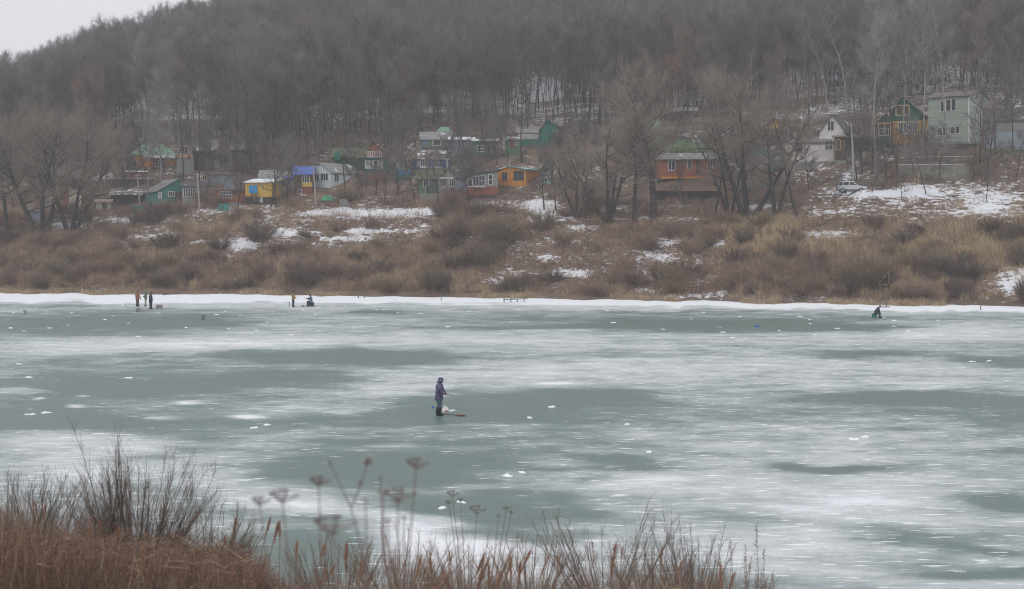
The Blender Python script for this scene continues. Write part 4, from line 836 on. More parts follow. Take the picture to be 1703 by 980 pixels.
house('long red brick house with white windows over a dark cellar', 1093, 1190, 264.5, 297, 254, 'side', C_BRICK, roof=R_GREYS, depth=6.5, found=C_DARK, over=.5, wins=[((1112, 268, 1122.5, 283), 2, 1, None, None, .09), ((1144, 267, 1150, 281), 1, 1), ((1182, 264.5, 1184.5, 279), 1, 1)], extra=[('door', 1157.5, 268, 1164, 290, -.05, -.003, C_BRN), ('sill', 1100, 294, 1178, 297.5, -.5, -.003, C_ORANGE), ('posts', 1165, 264.5, 1178, 296, -.4, -.2, C_RBRN)], a=3)
house('turquoise-gabled cottage with a white veranda behind the willows', 1222, 1282, 258, 284, 236, 'gable', C_TEAL, gable=C_TURQ, roof=R_DK, depth=6, wins=[((1230, 260, 1242, 272), 2, 1, None, None, .12), ((1243, 260, 1253, 272), 2, 1, None, None, .12), ((1261, 259, 1277, 270), 3, 1, None, M_CURT)], extra=[('panel', 1222, 273, 1282, 284, -.06, -.003, W_('grey_green_boards', (.32, .40, .38)))])
house('dark teal annexe between the turquoise gable and the white house', 1280, 1307, 256, 284, 250, 'lean', C_TEAL, roof=R_DK, depth=5, wins=[((1291, 262, 1295, 270), 1, 1, None, M_CURT)], name='annexe', cat='annexe')
house('brown upper cottage with a yellow gable', 1266, 1318, 214, 237, 199, 'gable', C_BRN, gable=C_YEL, roof=R_BRN, depth=6, wins=[((1296, 216.5, 1310, 231), 3, 1), ((1320, 219, 1325, 228), 1, 1, None, M_CURT)])
house('white house with a pointed attic gable and two tall windows', 1363, 1405, 219.5, 237, 192, 'gable', C_WPLAS, roof=R_DK, depth=8, a=-12, over=.45, wins=[((1377, 202, 1386.5, 217), 2, 1, None, None, .09)], found=C_WPLAS)
house('white plastered lower storey with a snow-dusted porch roof', 1307, 1391, 238, 269, 230, 'lean', C_WPLAS, roof=R_BRN, depth=5, dY=-3, found=M_CONC, wins=[((1323, 237.5, 1334, 253), 1, 1, C_BRN, M_DARK), ((1372, 234, 1383.5, 249), 2, 2, None, None, .09)], name='house_wing', cat='house wing')
house('brown board porch at the corner of the white house', 1388, 1407, 229, 266, 225, 'lean', C_BRN, roof=R_BRN, depth=3, dY=-3.5, wins=[((1391, 233, 1397, 249), 1, 1, M_OCH)], name='porch', cat='porch')
house('long dark shed with a low roof right of the concrete pole', 1408, 1458, 229, 250, 225, 'lean', C_DARK, roof=R_GREY, depth=5, name='shed', cat='shed')
house('green and ochre cottage with two rows of cream-framed windows', 1483, 1531, 189, 239, 161, 'gable', C_OCHRE, gable=C_DGREEN, roof=R_DK, depth=8, a=-8, peak=.38, over=.6, found=C_DARK, wins=[((1491.5, 176, 1501, 191), 1, 1, M_OCH, None, .14), ((1502.5, 176, 1511, 191), 1, 1, M_OCH, None, .14), ((1495.5, 204.5, 1501.5, 222), 2, 1), ((1504, 204.5, 1524.5, 222), 6, 1)],
      extra=[('panel', 1483, 189, 1531, 201.5, -.05, -.003, C_DGREEN), ('band', 1481, 201.5, 1533, 203.5, -.12, -.003, M_OCH)])
house('low green side wing with a roofed balcony left of the ochre cottage', 1459, 1483, 205, 246, 189, 'gable', C_DARK, gable=C_DGREEN, roof=R_DK, depth=6, peak=.62, extra=[('band', 1459, 204.5, 1483, 206.5, -.3, -.003, M_OCH), ('balcony_panel', 1461, 227, 1481, 241, -.5, -.3, C_DGREEN), ('posts', 1461, 206, 1481, 245, -.45, -.25, M_OCH)], wins=[((1464, 214, 1477, 225), 3, 1)], name='house_wing', cat='house wing')
house('big pale green house with white windows and a tall slanted gable end', 1545, 1610, 161.5, 240, 150, 'side', C_PGREEN, roof=R_BRN, depth=8.5, a=-20, over=.35, found=M_DARK, wins=[((1565, 168, 1572, 185), 1, 1, None, None, .09), ((1574, 166, 1581, 184.5), 1, 1, None, None, .09), ((1582.5, 165, 1589, 184), 1, 1, None, None, .09), ((1560, 213, 1567.5, 224.5), 1, 1, None, None, .09), ((1569, 213, 1576, 224.5), 1, 1, None, None, .09), ((1581, 212, 1587.5, 222.5), 1, 1, None, None, .09), ((1589, 211, 1595, 222), 1, 1, None, None, .09)],
      extra=[('trim', 1608.5, 162, 1610.3, 239, -.06, .01, M_WHITE)])
house('grey-blue boarded house with a dark gabled roof at the right edge', 1640, 1712, 201, 250, 178, 'side', C_PBLUE, roof=R_DK, depth=7, found=C_DARK, wins=[((1643, 202.5, 1657.5, 216), 2, 1, C_SLATEB, M_GLASS, .12)], extra=[('band', 1640, 252, 1712, 260, -1.2, -.2, W_('mossy_boards', (.17, .2, .11))), ('panel', 1659, 201.5, 1712, 218, -.06, -.003, C_GREY), ('post', 1635.5, 208, 1638, 240, -.2, 0, M_RUST)])

# walls, fences, poles and small yard things
def boxthing(name, label, cat, px0, py0, px1, py1, th, mat, a=0, Y=None, group=None, cap=None, ribs=0, capmat=None):
    pc = (px0 + px1) / 2; Y = Y or hit(pc, py1); s = Y / F; e = empty(name, P(pc, py1, Y), -math.atan((pc - CX) / F) + math.radians(a)); tag(e, label, cat, group)
    w2 = (px1 - px0) * s / 2; h = (py1 - py0) * s; m = MB(); m.box(-w2, w2, 0, th, -.6, h)
    for i in range(ribs): c = -w2 + 2 * w2 * (i + .5) / ribs; m.box(c - .07, c + .07, -.06, -.002, -.6, h)
    m.build('panel', mat, e)
    if cap: m = MB(); m.box(-w2 - .05, w2 + .05, -.06, th + .06, h + .003, h + cap); m.build('snow_cap' if capmat is None else 'cap', capmat or M_SNOW, e)
    return e
M_STAIN = flat('stained_concrete', (.19, .185, .155), .95, .45, 1.2)
boxthing('retaining_wall', 'long stained concrete retaining wall with snow on top, below the big green house', 'wall', 1497, 274, 1609, 297, .5, M_STAIN, a=1, cap=.06, ribs=3)
boxthing('retaining_wall', 'short upper concrete wall in front of the big green house', 'wall', 1524, 261, 1619, 270, .4, M_STAIN, a=-2, cap=.05, ribs=4)
boxthing('fence', 'grey board fence along the plots left of the retaining wall', 'fence', 1405, 252, 1440, 266, .06, C_GREY, ribs=6)
boxthing('fence', 'red-brown fence below the cottage with the white balcony', 'fence', 612, 288, 644, 303, .06, C_RBRN, ribs=4)
boxthing('gate', 'teal gate panel below the teal cottage, left one', 'gate', 221, 342, 235, 354, .06, C_TEAL, ribs=2)
boxthing('gate', 'teal gate panel below the orange brick cottage', 'gate', 363, 339, 381, 353, .06, C_TEAL, ribs=2)
boxthing('fence', 'weathered picket fence under the grey pointed gable', 'fence', 700, 322, 776, 334, .06, C_GREY, ribs=18)
boxthing('gatepost', 'pale board gate beside the black pole below the pale blue cottage', 'gate', 565, 331, 578, 345, .1, C_GREY, ribs=2)
boxthing('fence', 'dark fence below the long red brick house', 'fence', 1085, 318, 1200, 333, .06, C_DARK, ribs=16)
boxthing('fence', 'weathered fence along the plots below the turquoise gable', 'fence', 1225, 300, 1320, 314, .06, C_GREY, ribs=16)
boxthing('crate', 'white box lying in the yard below the blue-roofed cottage', 'box', 509, 332, 519, 336.5, .8, M_WHITE)
boxthing('water_butt', 'dark metal tank on the snow below the red brick house', 'tank', 1144, 349, 1150, 359, .5, M_DARK)
boxthing('plank_stack', 'stack of grey boards on the slope right of the retaining wall', 'boards', 1560, 325, 1600, 328, 1.0, C_DARK, cap=.04)
def tarp():
    Y = hit(545, 334); m = MB(); m.blob((0, 0, 0), (1.2, .8, .75), 9, 4, .2, 3); tag(m.build('tarpaulin_heap', flat('green_tarp', (.05, .30, .16)), loc=P(545, 334, Y)), 'green tarpaulin heap under the pale blue cottage', 'tarpaulin')
tarp()
def pole(label, px0, py0, px1, py1, r, mat, lamp=False, name='utility_pole'):
    Y = hit(px1, py1); b = P(px1, py1, Y); t = P(px0, py0, Y); e = empty(name, b); tag(e, label, 'pole'); d = t - b
    m = MB(); m.loft([(0, 0, -.6), d * .5, d], [r * 1.15, r, r * .75], 8); m.build('shaft', mat, e)
    m = MB(); c = d * .965; m.box(c[0] - .55, c[0] + .55, -.05, .05, c[2] - .05, c[2] + .05)
    for x in (-.45, 0, .45): m.bar((c[0] + x, 0, c[2] + .05), (c[0] + x, 0, c[2] + .2), .035, 6)
    m.build('crossarm', mat, e)
M_POLE = flat('pale_concrete_pole', (.34, .33, .31), .9, .18, 2.0); M_WPOLE = flat('grey_wood_pole', (.30, .28, .26), .9, .25, 2.0)
pole('tall leaning concrete pole above the parked silver car', 1416, 205, 1420.5, 306, .17, M_POLE)
pole('concrete pole before the grey pointed gable', 743, 263, 748, 322, .15, M_POLE)
pole('grey pole between the orange cottage and the dark shed on the left', 228, 290, 233.5, 350, .13, M_WPOLE)
pole('pale pole right of the grey cottage with the barred window', 328, 288, 333, 362, .14, M_WPOLE)
pole('black leaning pole before the right side of the pale blue cottage', 570, 270, 576, 340, .12, M_BARK)
pole('black thin pole before the yellow cottage', 456, 283, 460, 345, .10, M_BARK)
pole('grey pole before the left gable of the pale blue cottage', 521, 275, 526, 348, .13, M_WPOLE)

def car():
    px, py = 1418.5, 321.5; Y = hit(px, 321.5); s = Y / F; e = empty('parked_car', P(px, py, Y), math.radians(-22)); tag(e, 'silver boxy off-road car parked on the track below the white house', 'car')
    z0 = .0; e.location.z += .02
    paint = flat('silver_paint', (.50, .52, .54), .35, .06, 3.0, .5, .3); tyre = flat('tyre_rubber', (.03, .03, .03)); rim = flat('rim_metal', (.35, .35, .36), .4); plas = flat('grey_plastic', (.13, .13, .14), .7)
    L2, W2 = 2.0, .83
    lower = [(-L2, .38), (-L2 + .05, .95), (-1.95, 1.0), (.75, 1.02), (1.75, .93), (L2 - .02, .80), (L2, .38)]
    m = MB()
    for i in range(1):
        pts = lower; m.prism(pts, -W2, W2, 'y')
    bo = m.build('body', paint, e)
    cab0 = [(-1.93, 1.003), (-1.78, 1.60), (.05, 1.64), (.85, 1.023)]
    V = []; 
    for sgn, yb, yt in ((-1, W2 - .02, W2 - .16), (1, W2 - .02, W2 - .16)):
        for (x, z) in cab0: V.append((x, sgn * (yb if z < 1.1 else yt), z))
    m = MB(); m.add(V, [(0, 1, 2, 3), (7, 6, 5, 4), (0, 4, 5, 1), (1, 5, 6, 2), (2, 6, 7, 3), (3, 7, 4, 0)]); m.build('cabin', paint, e)
    def sidewin(a, sg):
        m = MB(); V = []
        for d in (0.004, .022):
            for (x, z) in a:
                f = (z - 1.003) / .6; y = (W2 - .02) * (1 - f) + (W2 - .16) * f; V.append((x, sg * (y + d), z))
        m.add(V, [(0, 1, 2, 3), (7, 6, 5, 4), (0, 4, 5, 1), (1, 5, 6, 2), (2, 6, 7, 3), (3, 7, 4, 0)]); m.build('side_window', M_GLASS, e)
    for sg in (-1, 1):
        sidewin([(-1.78, 1.07), (-1.66, 1.5), (-1.25, 1.52), (-1.25, 1.07)], sg); sidewin([(-1.15, 1.07), (-1.15, 1.52), (-.42, 1.54), (-.42, 1.07)], sg); sidewin([(-.32, 1.07), (-.32, 1.54), (.06, 1.54), (.62, 1.07)], sg)
    m = MB(); n = np.array((.61, 0, .79)); a0 = np.array((.12, 0, 1.585)); a1 = np.array((.80, 0, 1.065)); V = []
    for d in (.004, .02):
        V += [a0 + (0, -.62, 0) + n * d, a1 + (0, -.74, 0) + n * d, a1 + (0, .74, 0) + n * d, a0 + (0, .62, 0) + n * d]
    m.add(V, [(0, 1, 2, 3), (7, 6, 5, 4), (0, 4, 5, 1), (1, 5, 6, 2), (2, 6, 7, 3), (3, 7, 4, 0)]); m.build('windscreen', M_GLASS, e)
    m = MB(); m.box(-2.05, 2.06, -W2 - .015, W2 + .015, .33, .50); m.build('bumper', plas, e)
    for sx in (-1.27, 1.22):
        for sy in (-1, 1):
            m = MB(); m.loft([(sx, sy * (W2 - .16), .35), (sx, sy * (W2 + .03), .35)], [.35, .35], 20); w_ = m.build('wheel', tyre, e)
            m = MB(); m.loft([(sx, sy * (W2 + .032), .35), (sx, sy * (W2 + .05), .35)], [.2, .17], 12); m.build('rim', rim, w_)
    for sy in (-.6, .6):
        m = MB(); m.box(1.985, 2.03, sy - .16, sy + .16, .60, .76); m.build('headlight', M_CURT, e)
    m = MB(); m.box(1.985, 2.02, -.38, .38, .60, .74); m.build('grille', plas, e)
    for sy in (-1, 1):
        m = MB(); m.box(.45, .6, sy * W2 - .09 if sy < 0 else sy * W2, sy * W2 if sy < 0 else sy * W2 + .09, 1.05, 1.2); m.build('mirror', plas, e)
    m = MB(); m.box(-1.6, -.1, -.6, -.55, 1.66, 1.7); m.box(-1.6, -.1, .55, .6, 1.66, 1.7); m.build('roof_rack', plas, e)
car()
# ------------------------------------------------------------------ people on the ice
def skin(nodes, edges, mat, name, parent=None, sub=1, root=None):
    keys = list(nodes); idx = {k: i for i, k in enumerate(keys)}
    me = bpy.data.meshes.new(name); me.from_pydata([tuple(float(c) for c in nodes[k][0]) for k in keys], [(idx[a], idx[b]) for a, b in edges], []); me.update()
    o = bpy.data.objects.new(name, me); COL.objects.link(o)
    md = o.modifiers.new('skin', 'SKIN'); md.use_smooth_shade = True
    sv = me.skin_vertices[0].data
    for k in keys:
        r = nodes[k][1]; sv[idx[k]].radius = (r, r) if isinstance(r, (int, float)) else r
        sv[idx[k]].use_root = (k == (root or keys[0]))
    s2 = o.modifiers.new('sub', 'SUBSURF'); s2.levels = sub; s2.render_levels = sub
    dg = bpy.context.evaluated_depsgraph_get(); ev = o.evaluated_get(dg); m2 = bpy.data.meshes.new_from_object(ev)
    COL.objects.unlink(o); bpy.data.objects.remove(o); m2.materials.clear(); m2.materials.append(mat)
    m2.polygons.foreach_set('use_smooth', np.ones(len(m2.polygons), dtype=bool))
    r = bpy.data.objects.new(name, m2); COL.objects.link(r)
    if parent: r.parent = parent
    return r
M_SKIN = flat('skin', (.48, .26, .19), .6, .08, 20)
def V3(*a): return np.array(a, float)
def person(label, loc, rz, jk, tr, bt, hat, arms, legs, lean=(0, 0), hood=None, hs=1.0, hip=.93, head_fwd=.05, coat_len=0.0, seat=False, pattern=None, wide=1.0, boot_h=.16, bw=.86):
    """local frame: figure faces +x; y is its left. arms/legs: joint positions"""
    e = empty('person', loc, rz); e.scale = (hs, hs, hs); tag(e, label, 'person')
    lx, ly = lean; pel = V3(0, 0, hip); wst = pel + V3(lx * .35, ly * .3, .18); che = pel + V3(lx, ly, .40 - abs(lx) * .25); nk = che + V3(lx * .35, ly * .3, .16); hd = nk + V3(head_fwd, 0, .11); top = hd + V3(.01, 0, .12)
    shL, shR = che + V3(0, .17, .07), che + V3(0, -.17, .07)
    n = {'pel': (pel, .13), 'wst': (wst, .12), 'che': (che, .14), 'nk': (nk, .055), 'hd': (hd, (.085, .095)), 'top': (top, (.07, .08)), 'chin': (hd + V3(.06, 0, -.05), .045), 'nose': (hd + V3(.115, 0, .005), .014), 'mid': (hd + V3(.075, 0, .0), .05)}
    ed = [('pel', 'wst'), ('wst', 'che'), ('che', 'nk'), ('nk', 'hd'), ('hd', 'top'), ('hd', 'mid'), ('mid', 'nose'), ('nk', 'chin')]
    for s, sh, A in (('L', shL, arms[0]), ('R', shR, arms[1])):
        el, wr, hn = [V3(*q) for q in A]
        n['s' + s] = (sh, .065); n['e' + s] = (el, .045); n['w' + s] = (wr, .03); n['p' + s] = (hn, (.042, .022))
        ed += [('che', 's' + s), ('s' + s, 'e' + s), ('e' + s, 'w' + s), ('w' + s, 'p' + s)]
        d = nrm(hn - wr); sd = nrm(np.cross(d, (0, .2, 1))); dn = np.cross(sd, d)
        for i, (o_, l_) in enumerate(((-.033, .062), (-.011, .075), (.011, .07), (.033, .055))):
            b = hn + sd * o_ + d * .028; n[f'f{s}{i}'] = (b + d * l_ * .5, .0095); n[f'g{s}{i}'] = (b + d * l_ * .8 - dn * l_ * .35, .008); ed += [('p' + s, f'f{s}{i}'), (f'f{s}{i}', f'g{s}{i}')]
        tb = hn - sd * .035 - d * .02; n['t' + s] = (tb - sd * .03 + d * .02, .011); n['u' + s] = (tb - sd * .035 + d * .055, .009); ed += [('p' + s, 't' + s), ('t' + s, 'u' + s)]
    for s, sy, A in (('L', .095, legs[0]), ('R', -.095, legs[1])):
        kn, an, to = [V3(*q) for q in A]
        n['h' + s] = (pel + V3(0, sy, -.06), .10); n['k' + s] = (kn, .06); n['a' + s] = (an, .045); n['o' + s] = (to, .04)
        ed += [('pel', 'h' + s), ('h' + s, 'k' + s), ('k' + s, 'a' + s), ('a' + s, 'o' + s)]
    body = skin(n, ed, M_SKIN, 'body', e, 1, 'pel')
    # eyes sit on the face, hair shows under the hat
    m = MB()
    for sy in (-.034, .034): m.blob(hd + V3(.098, sy, .022), (.012, .012, .012), 6, 4, flat=False)
    m.build('eyes', M_DARK, e, True)
    m = MB()
    for sy in (-.098, .098): m.blob(hd + V3(0, sy, -.01), (.022, .014, .034), 6, 4, flat=False)
    m.build('ears', M_SKIN, e, True)
    def tube(m, pts, ry, rx, n=14):
        """ring loft with separate half widths across (ry) and along (rx) the body"""
        rings = []
        pts = [V3(*p) for p in pts]
        for q, p in enumerate(pts):
            d = nrm(pts[min(q + 1, len(pts) - 1)] - pts[max(q - 1, 0)]); a_ = nrm(np.cross(d, np.cross(V3(0, 1, 0), d)) if abs(d[1]) < .95 else V3(0, 0, 1)); b_ = np.cross(d, a_)
            rings.append([p + a_ * ry[q] * math.cos(TAU * k / n) + b_ * rx[q] * math.sin(TAU * k / n) for k in range(n)])
        V = [v for r in rings for v in r]; Fq = []
        for q in range(len(pts) - 1):
            for k in range(n): k2 = (k + 1) % n; Fq.append((q * n + k, q * n + k2, (q + 1) * n + k2, (q + 1) * n + k))
        Fq.append(tuple(reversed(range(n)))); Fq.append(tuple((len(pts) - 1) * n + k for k in range(n))); m.add(V, Fq)
    w_ = wide; m = MB(); hem = pel + V3(0.02 if hip < .7 else 0, 0, -.10 - coat_len)
    tube(m, [hem + V3(0, 0, .0), hem + V3(0, 0, .03), pel + V3(.01, 0, .03), wst + V3(.01, 0, .02), che + V3(.005, 0, -.06), che + V3(0, 0, .05), che + V3(lx * .1, 0, .115), nk + V3(-.005, 0, .0), nk + V3(0, 0, .045)],
         [.195 * w_, .21 * w_, .205 * w_, .195 * w_, .215 * w_, .215 * w_, .16 * w_, .085, .08], [.15 * w_, .165 * w_, .16 * w_, .15 * w_, .165 * w_, .155 * w_, .12 * w_, .08, .075])
    for sh, A in ((shL, arms[0]), (shR, arms[1])):
        el, wr = V3(*A[0]), V3(*A[1]); u = nrm(el - sh); f_ = nrm(wr - el)
        tube(m, [sh - u * .05 - V3(0, sh[1] * .25, 0), sh, sh + (el - sh) * .5, el - u * .02, el + f_ * .05, el + (wr - el) * .6, wr - f_ * .01, wr + f_ * .015], [.075, .092 * w_, .085, .078, .076, .068, .06, .05], [.075, .092 * w_, .085, .078, .076, .068, .06, .05], 10)
    m.build('jacket', jk, e, True)
    m = MB()
    tube(m, [pel + V3(0, 0, -.16), pel + V3(0, 0, -.08), pel + V3(0, 0, .05), pel + V3(0, 0, .1)], [.12 * w_, .18 * w_, .175 * w_, .14], [.1, .14 * w_, .14 * w_, .11])
    for s, sy, A in (('L', .1, legs[0]), ('R', -.1, legs[1])):
        kn, an, to = [V3(*q) for q in A]; h0 = pel + V3(0, sy * .85, -.06); u = nrm(kn - h0); f_ = nrm(an - kn)
        tube(m, [h0 - u * .03, h0 + u * .06, h0 + (kn - h0) * .55, kn - u * .03, kn + f_ * .06, kn + (an - kn) * .55, an - f_ * .08, an - f_ * .02], [.11 * w_, .118 * w_, .108 * w_, .092, .088, .088, .086, .084], [.11 * w_, .118 * w_, .108 * w_, .092, .088, .088, .086, .084], 10)
        b2 = MB(); fd = nrm((to - an) * V3(1, 1, 0)); top_ = an - f_ * boot_h
        tube(b2, [top_, top_ + f_ * .02, an - f_ * .06, an + V3(0, 0, -.035), an + V3(0, 0, -.085)], [.098 * bw, .104 * bw, .092 * bw, .08, .07], [.098 * bw, .104 * bw, .092 * bw, .08, .07], 10)
        q0 = an + V3(0, 0, -.04) - fd * .06; q1 = to + fd * .05; q0[2] = .05; q1[2] = .045
        tube(b2, [q0, q0 + fd * .03, (q0 + q1) / 2 + V3(0, 0, .015), q1 - fd * .03, q1], [.04, .05, .055, .045, .025], [.045, .056, .06, .055, .03], 10)
        b2.build('boot', bt, e, True)
    m.build('trousers', tr, e, True)
    if hood:
        m = MB(); tube(m, [nk + V3(-.02, 0, -.03), nk + V3(-.03, 0, .04), hd + V3(-.03, 0, -.03), hd + V3(-.035, 0, .04), hd + V3(-.025, 0, .10), hd + V3(-.01, 0, .145), hd + V3(-.005, 0, .16)], [.10, .115, .125, .128, .11, .07, .02], [.10, .11, .118, .12, .105, .065, .02], 12)
        m.blob(hd + V3(.035, 0, .075), (.085, .105, .075), 10, 5, flat=False); m.build('hood', hood, e, True)
    if hat:
        m = MB(); m.blob(hd + V3(-.015, 0, .03), (.118, .112, .125), 12, 5); m.loft([hd + V3(-.015, 0, .005), hd + V3(-.015, 0, .055)], [.124, .122], 12); m.build('hat', hat, e, True)
    return e
def fabric(name, c, c2=None, sc=6, rough=.9):
    m, t, b = principled(name, rough, .15); n = noise(t, sc, 4, objco(t), .7)
    st = [(0.3, tuple(x * .8 for x in c)), (.7, tuple(x * 1.2 for x in c))] if c2 is None else [(.38, c), (.46, c2), (.52, c), (.6, c2), (.66, tuple(x * .7 for x in c))]
    t.links.new(ramp(t, n, st), b.inputs['Base Color']); return m
F_NAVYP = None
def camo():
    m, t, b = principled('patterned_jacket', .8, .2); co = objco(t); n = noise(t, 7, 4, mapping(t, co, (1, 1, 2.2)), .65); n2 = noise(t, 11, 3, mapping(t, co, (1, 1, 2.5)), .6)
    c = ramp(t, n, [(.0, (.045, .05, .12)), (.44, (.05, .06, .14)), (.47, (.12, .055, .125)), (.52, (.10, .045, .10)), (.55, (.17, .21, .31)), (.62, (.22, .26, .36)), (.65, (.06, .07, .16))], 'LINEAR')
    c = mixc(t, ramp(t, n2, [(.58, 0.0), (.62, 1.0)]), c, (.035, .035, .07)); t.links.new(c, b.inputs['Base Color']); return m
F_CAMO = camo(); F_BLKB = fabric('black_boots', (.03, .03, .032)); F_DENIM = fabric('camouflage_trousers', (.05, .075, .11), (.13, .17, .22), 9)
STL = ((.02, .1, .48), (-.0, .11, .09), (.14, .12, .045)); STR = ((.03, -.1, .48), (.02, -.11, .09), (.16, -.12, .045))
def hang(lean=0, b=.12): return (((-.02 + b * .3, .26, 1.12), (.08 + b, .25, .9), (.11 + b, .25, .82)), ((-.02 + b * .3, -.26, 1.12), (.08 + b, -.25, .9), (.11 + b, -.25, .82)))
def icept(px, py): Y = iceY(py); return (X_(px, Y), Y, 0.0)
# the near angler, facing right, right arm reaching out with a short rod
p0 = icept(730, 691)
person('angler in a hooded purple and blue patterned jacket standing in mid river, one arm out', p0, math.radians(-14), F_CAMO, F_DENIM, F_BLKB, None,
       (((.12, .25, 1.12), (.26, .16, .98), (.32, .12, .96)), ((.19, -.23, 1.12), (.40, -.19, 1.03), (.48, -.18, 1.00))),
       (((.02, .1, .50), (-.10, .13, .09), (.06, .14, .045)), ((.05, -.1, .50), (.03, -.11, .09), (.18, -.12, .045))), lean=(.03, 0), hood=F_CAMO, hs=1.05, head_fwd=.06, coat_len=.12, wide=1.12, boot_h=.30, bw=1.22)
# the three standing together
person('man in a rust-brown jacket standing leftmost of the three anglers', icept(228.5, 510), math.radians(60), fabric('rust_jacket', (.28, .11, .08)), fabric('brown_trousers', (.14, .09, .08)), F_BLKB, fabric('black_cap', (.03, .03, .035)), hang(), (STL, STR), hs=1.04, wide=1.1)
person('man in an olive hooded suit standing in the middle of the three anglers', icept(242.5, 509.3), math.radians(190), fabric('olive_suit', (.15, .18, .13)), fabric('olive_trousers', (.20, .23, .18)), F_BLKB, None, (((.1, .24, 1.1), (.26, .1, 1.08), (.3, .04, 1.08)), ((.1, -.24, 1.1), (.26, -.1, 1.08), (.3, -.05, 1.08))), (((.02, .13, .48), (-.0, .17, .09), (.14, .18, .045)), ((.03, -.13, .48), (.02, -.17, .09), (.16, -.18, .045))), hood=fabric('olive_hood', (.14, .2, .14)), hs=1.02, wide=1.08)
person('man in a long black coat holding one arm out to the right, beside the tub', icept(250.5, 514.3), math.radians(-20), fabric('black_coat', (.035, .035, .06)), fabric('dark_trousers', (.045, .045, .07)), F_BLKB, fabric('black_hat', (.02, .02, .025)), (((-.06, .26, 1.1), (.02, .27, .9), (.05, .27, .82)), ((.22, -.25, 1.12), (.46, -.30, 1.10), (.54, -.31, 1.1))), (STL, STR), hs=1.04, coat_len=.18, wide=1.05)
person('man in a mustard jacket standing on the left of the two anglers', icept(487.5, 511), math.radians(-8), fabric('mustard_jacket', (.28, .19, .055)), fabric('ink_trousers', (.04, .045, .07)), F_BLKB, fabric('dark_hat', (.03, .035, .035)), (((.08, .25, 1.12), (.26, .18, 1.02), (.33, .15, 1.0)), ((.10, -.25, 1.12), (.28, -.2, 1.02), (.36, -.18, 1.0))), (STL, STR), hs=1.02)
SITL = ((.40, .14, .52), (.34, .15, .09), (.48, .16, .045)); SITR = ((.42, -.14, .52), (.38, -.15, .09), (.52, -.16, .045))
person('man in a blue-grey jacket seated on a box with an arm stretched forward', icept(517.5, 509.8), math.radians(172), fabric('blue_grey_jacket', (.10, .15, .21)), fabric('dark_seat_trousers', (.04, .05, .06)), F_BLKB, fabric('dark_cap', (.03, .03, .035)), (((.26, .2, .88), (.52, .12, .86), (.62, .1, .88)), ((.2, -.2, .82), (.38, -.14, .7), (.46, -.12, .66))), (SITL, SITR), hip=.50, lean=(.04, 0), hs=1.04, wide=1.1)
person('man in dark navy clothes crouched on a green box near the right shore', icept(1456, 528.5), math.radians(-15), fabric('navy_jacket', (.045, .055, .10)), fabric('bottle_green_trousers', (.03, .06, .055)), F_BLKB, fabric('grey_cap', (.18, .2, .22)), (((.24, .22, .68), (.42, .1, .5), (.48, .08, .42)), ((.24, -.22, .68), (.42, -.1, .48), (.48, -.08, .40))), (((.36, .15, .50), (.36, .16, .09), (.5, .17, .045)), ((.38, -.15, .48), (.40, -.16, .09), (.54, -.17, .045))), hip=.46, lean=(.24, 0), hs=1.06, head_fwd=.11, wide=1.12)

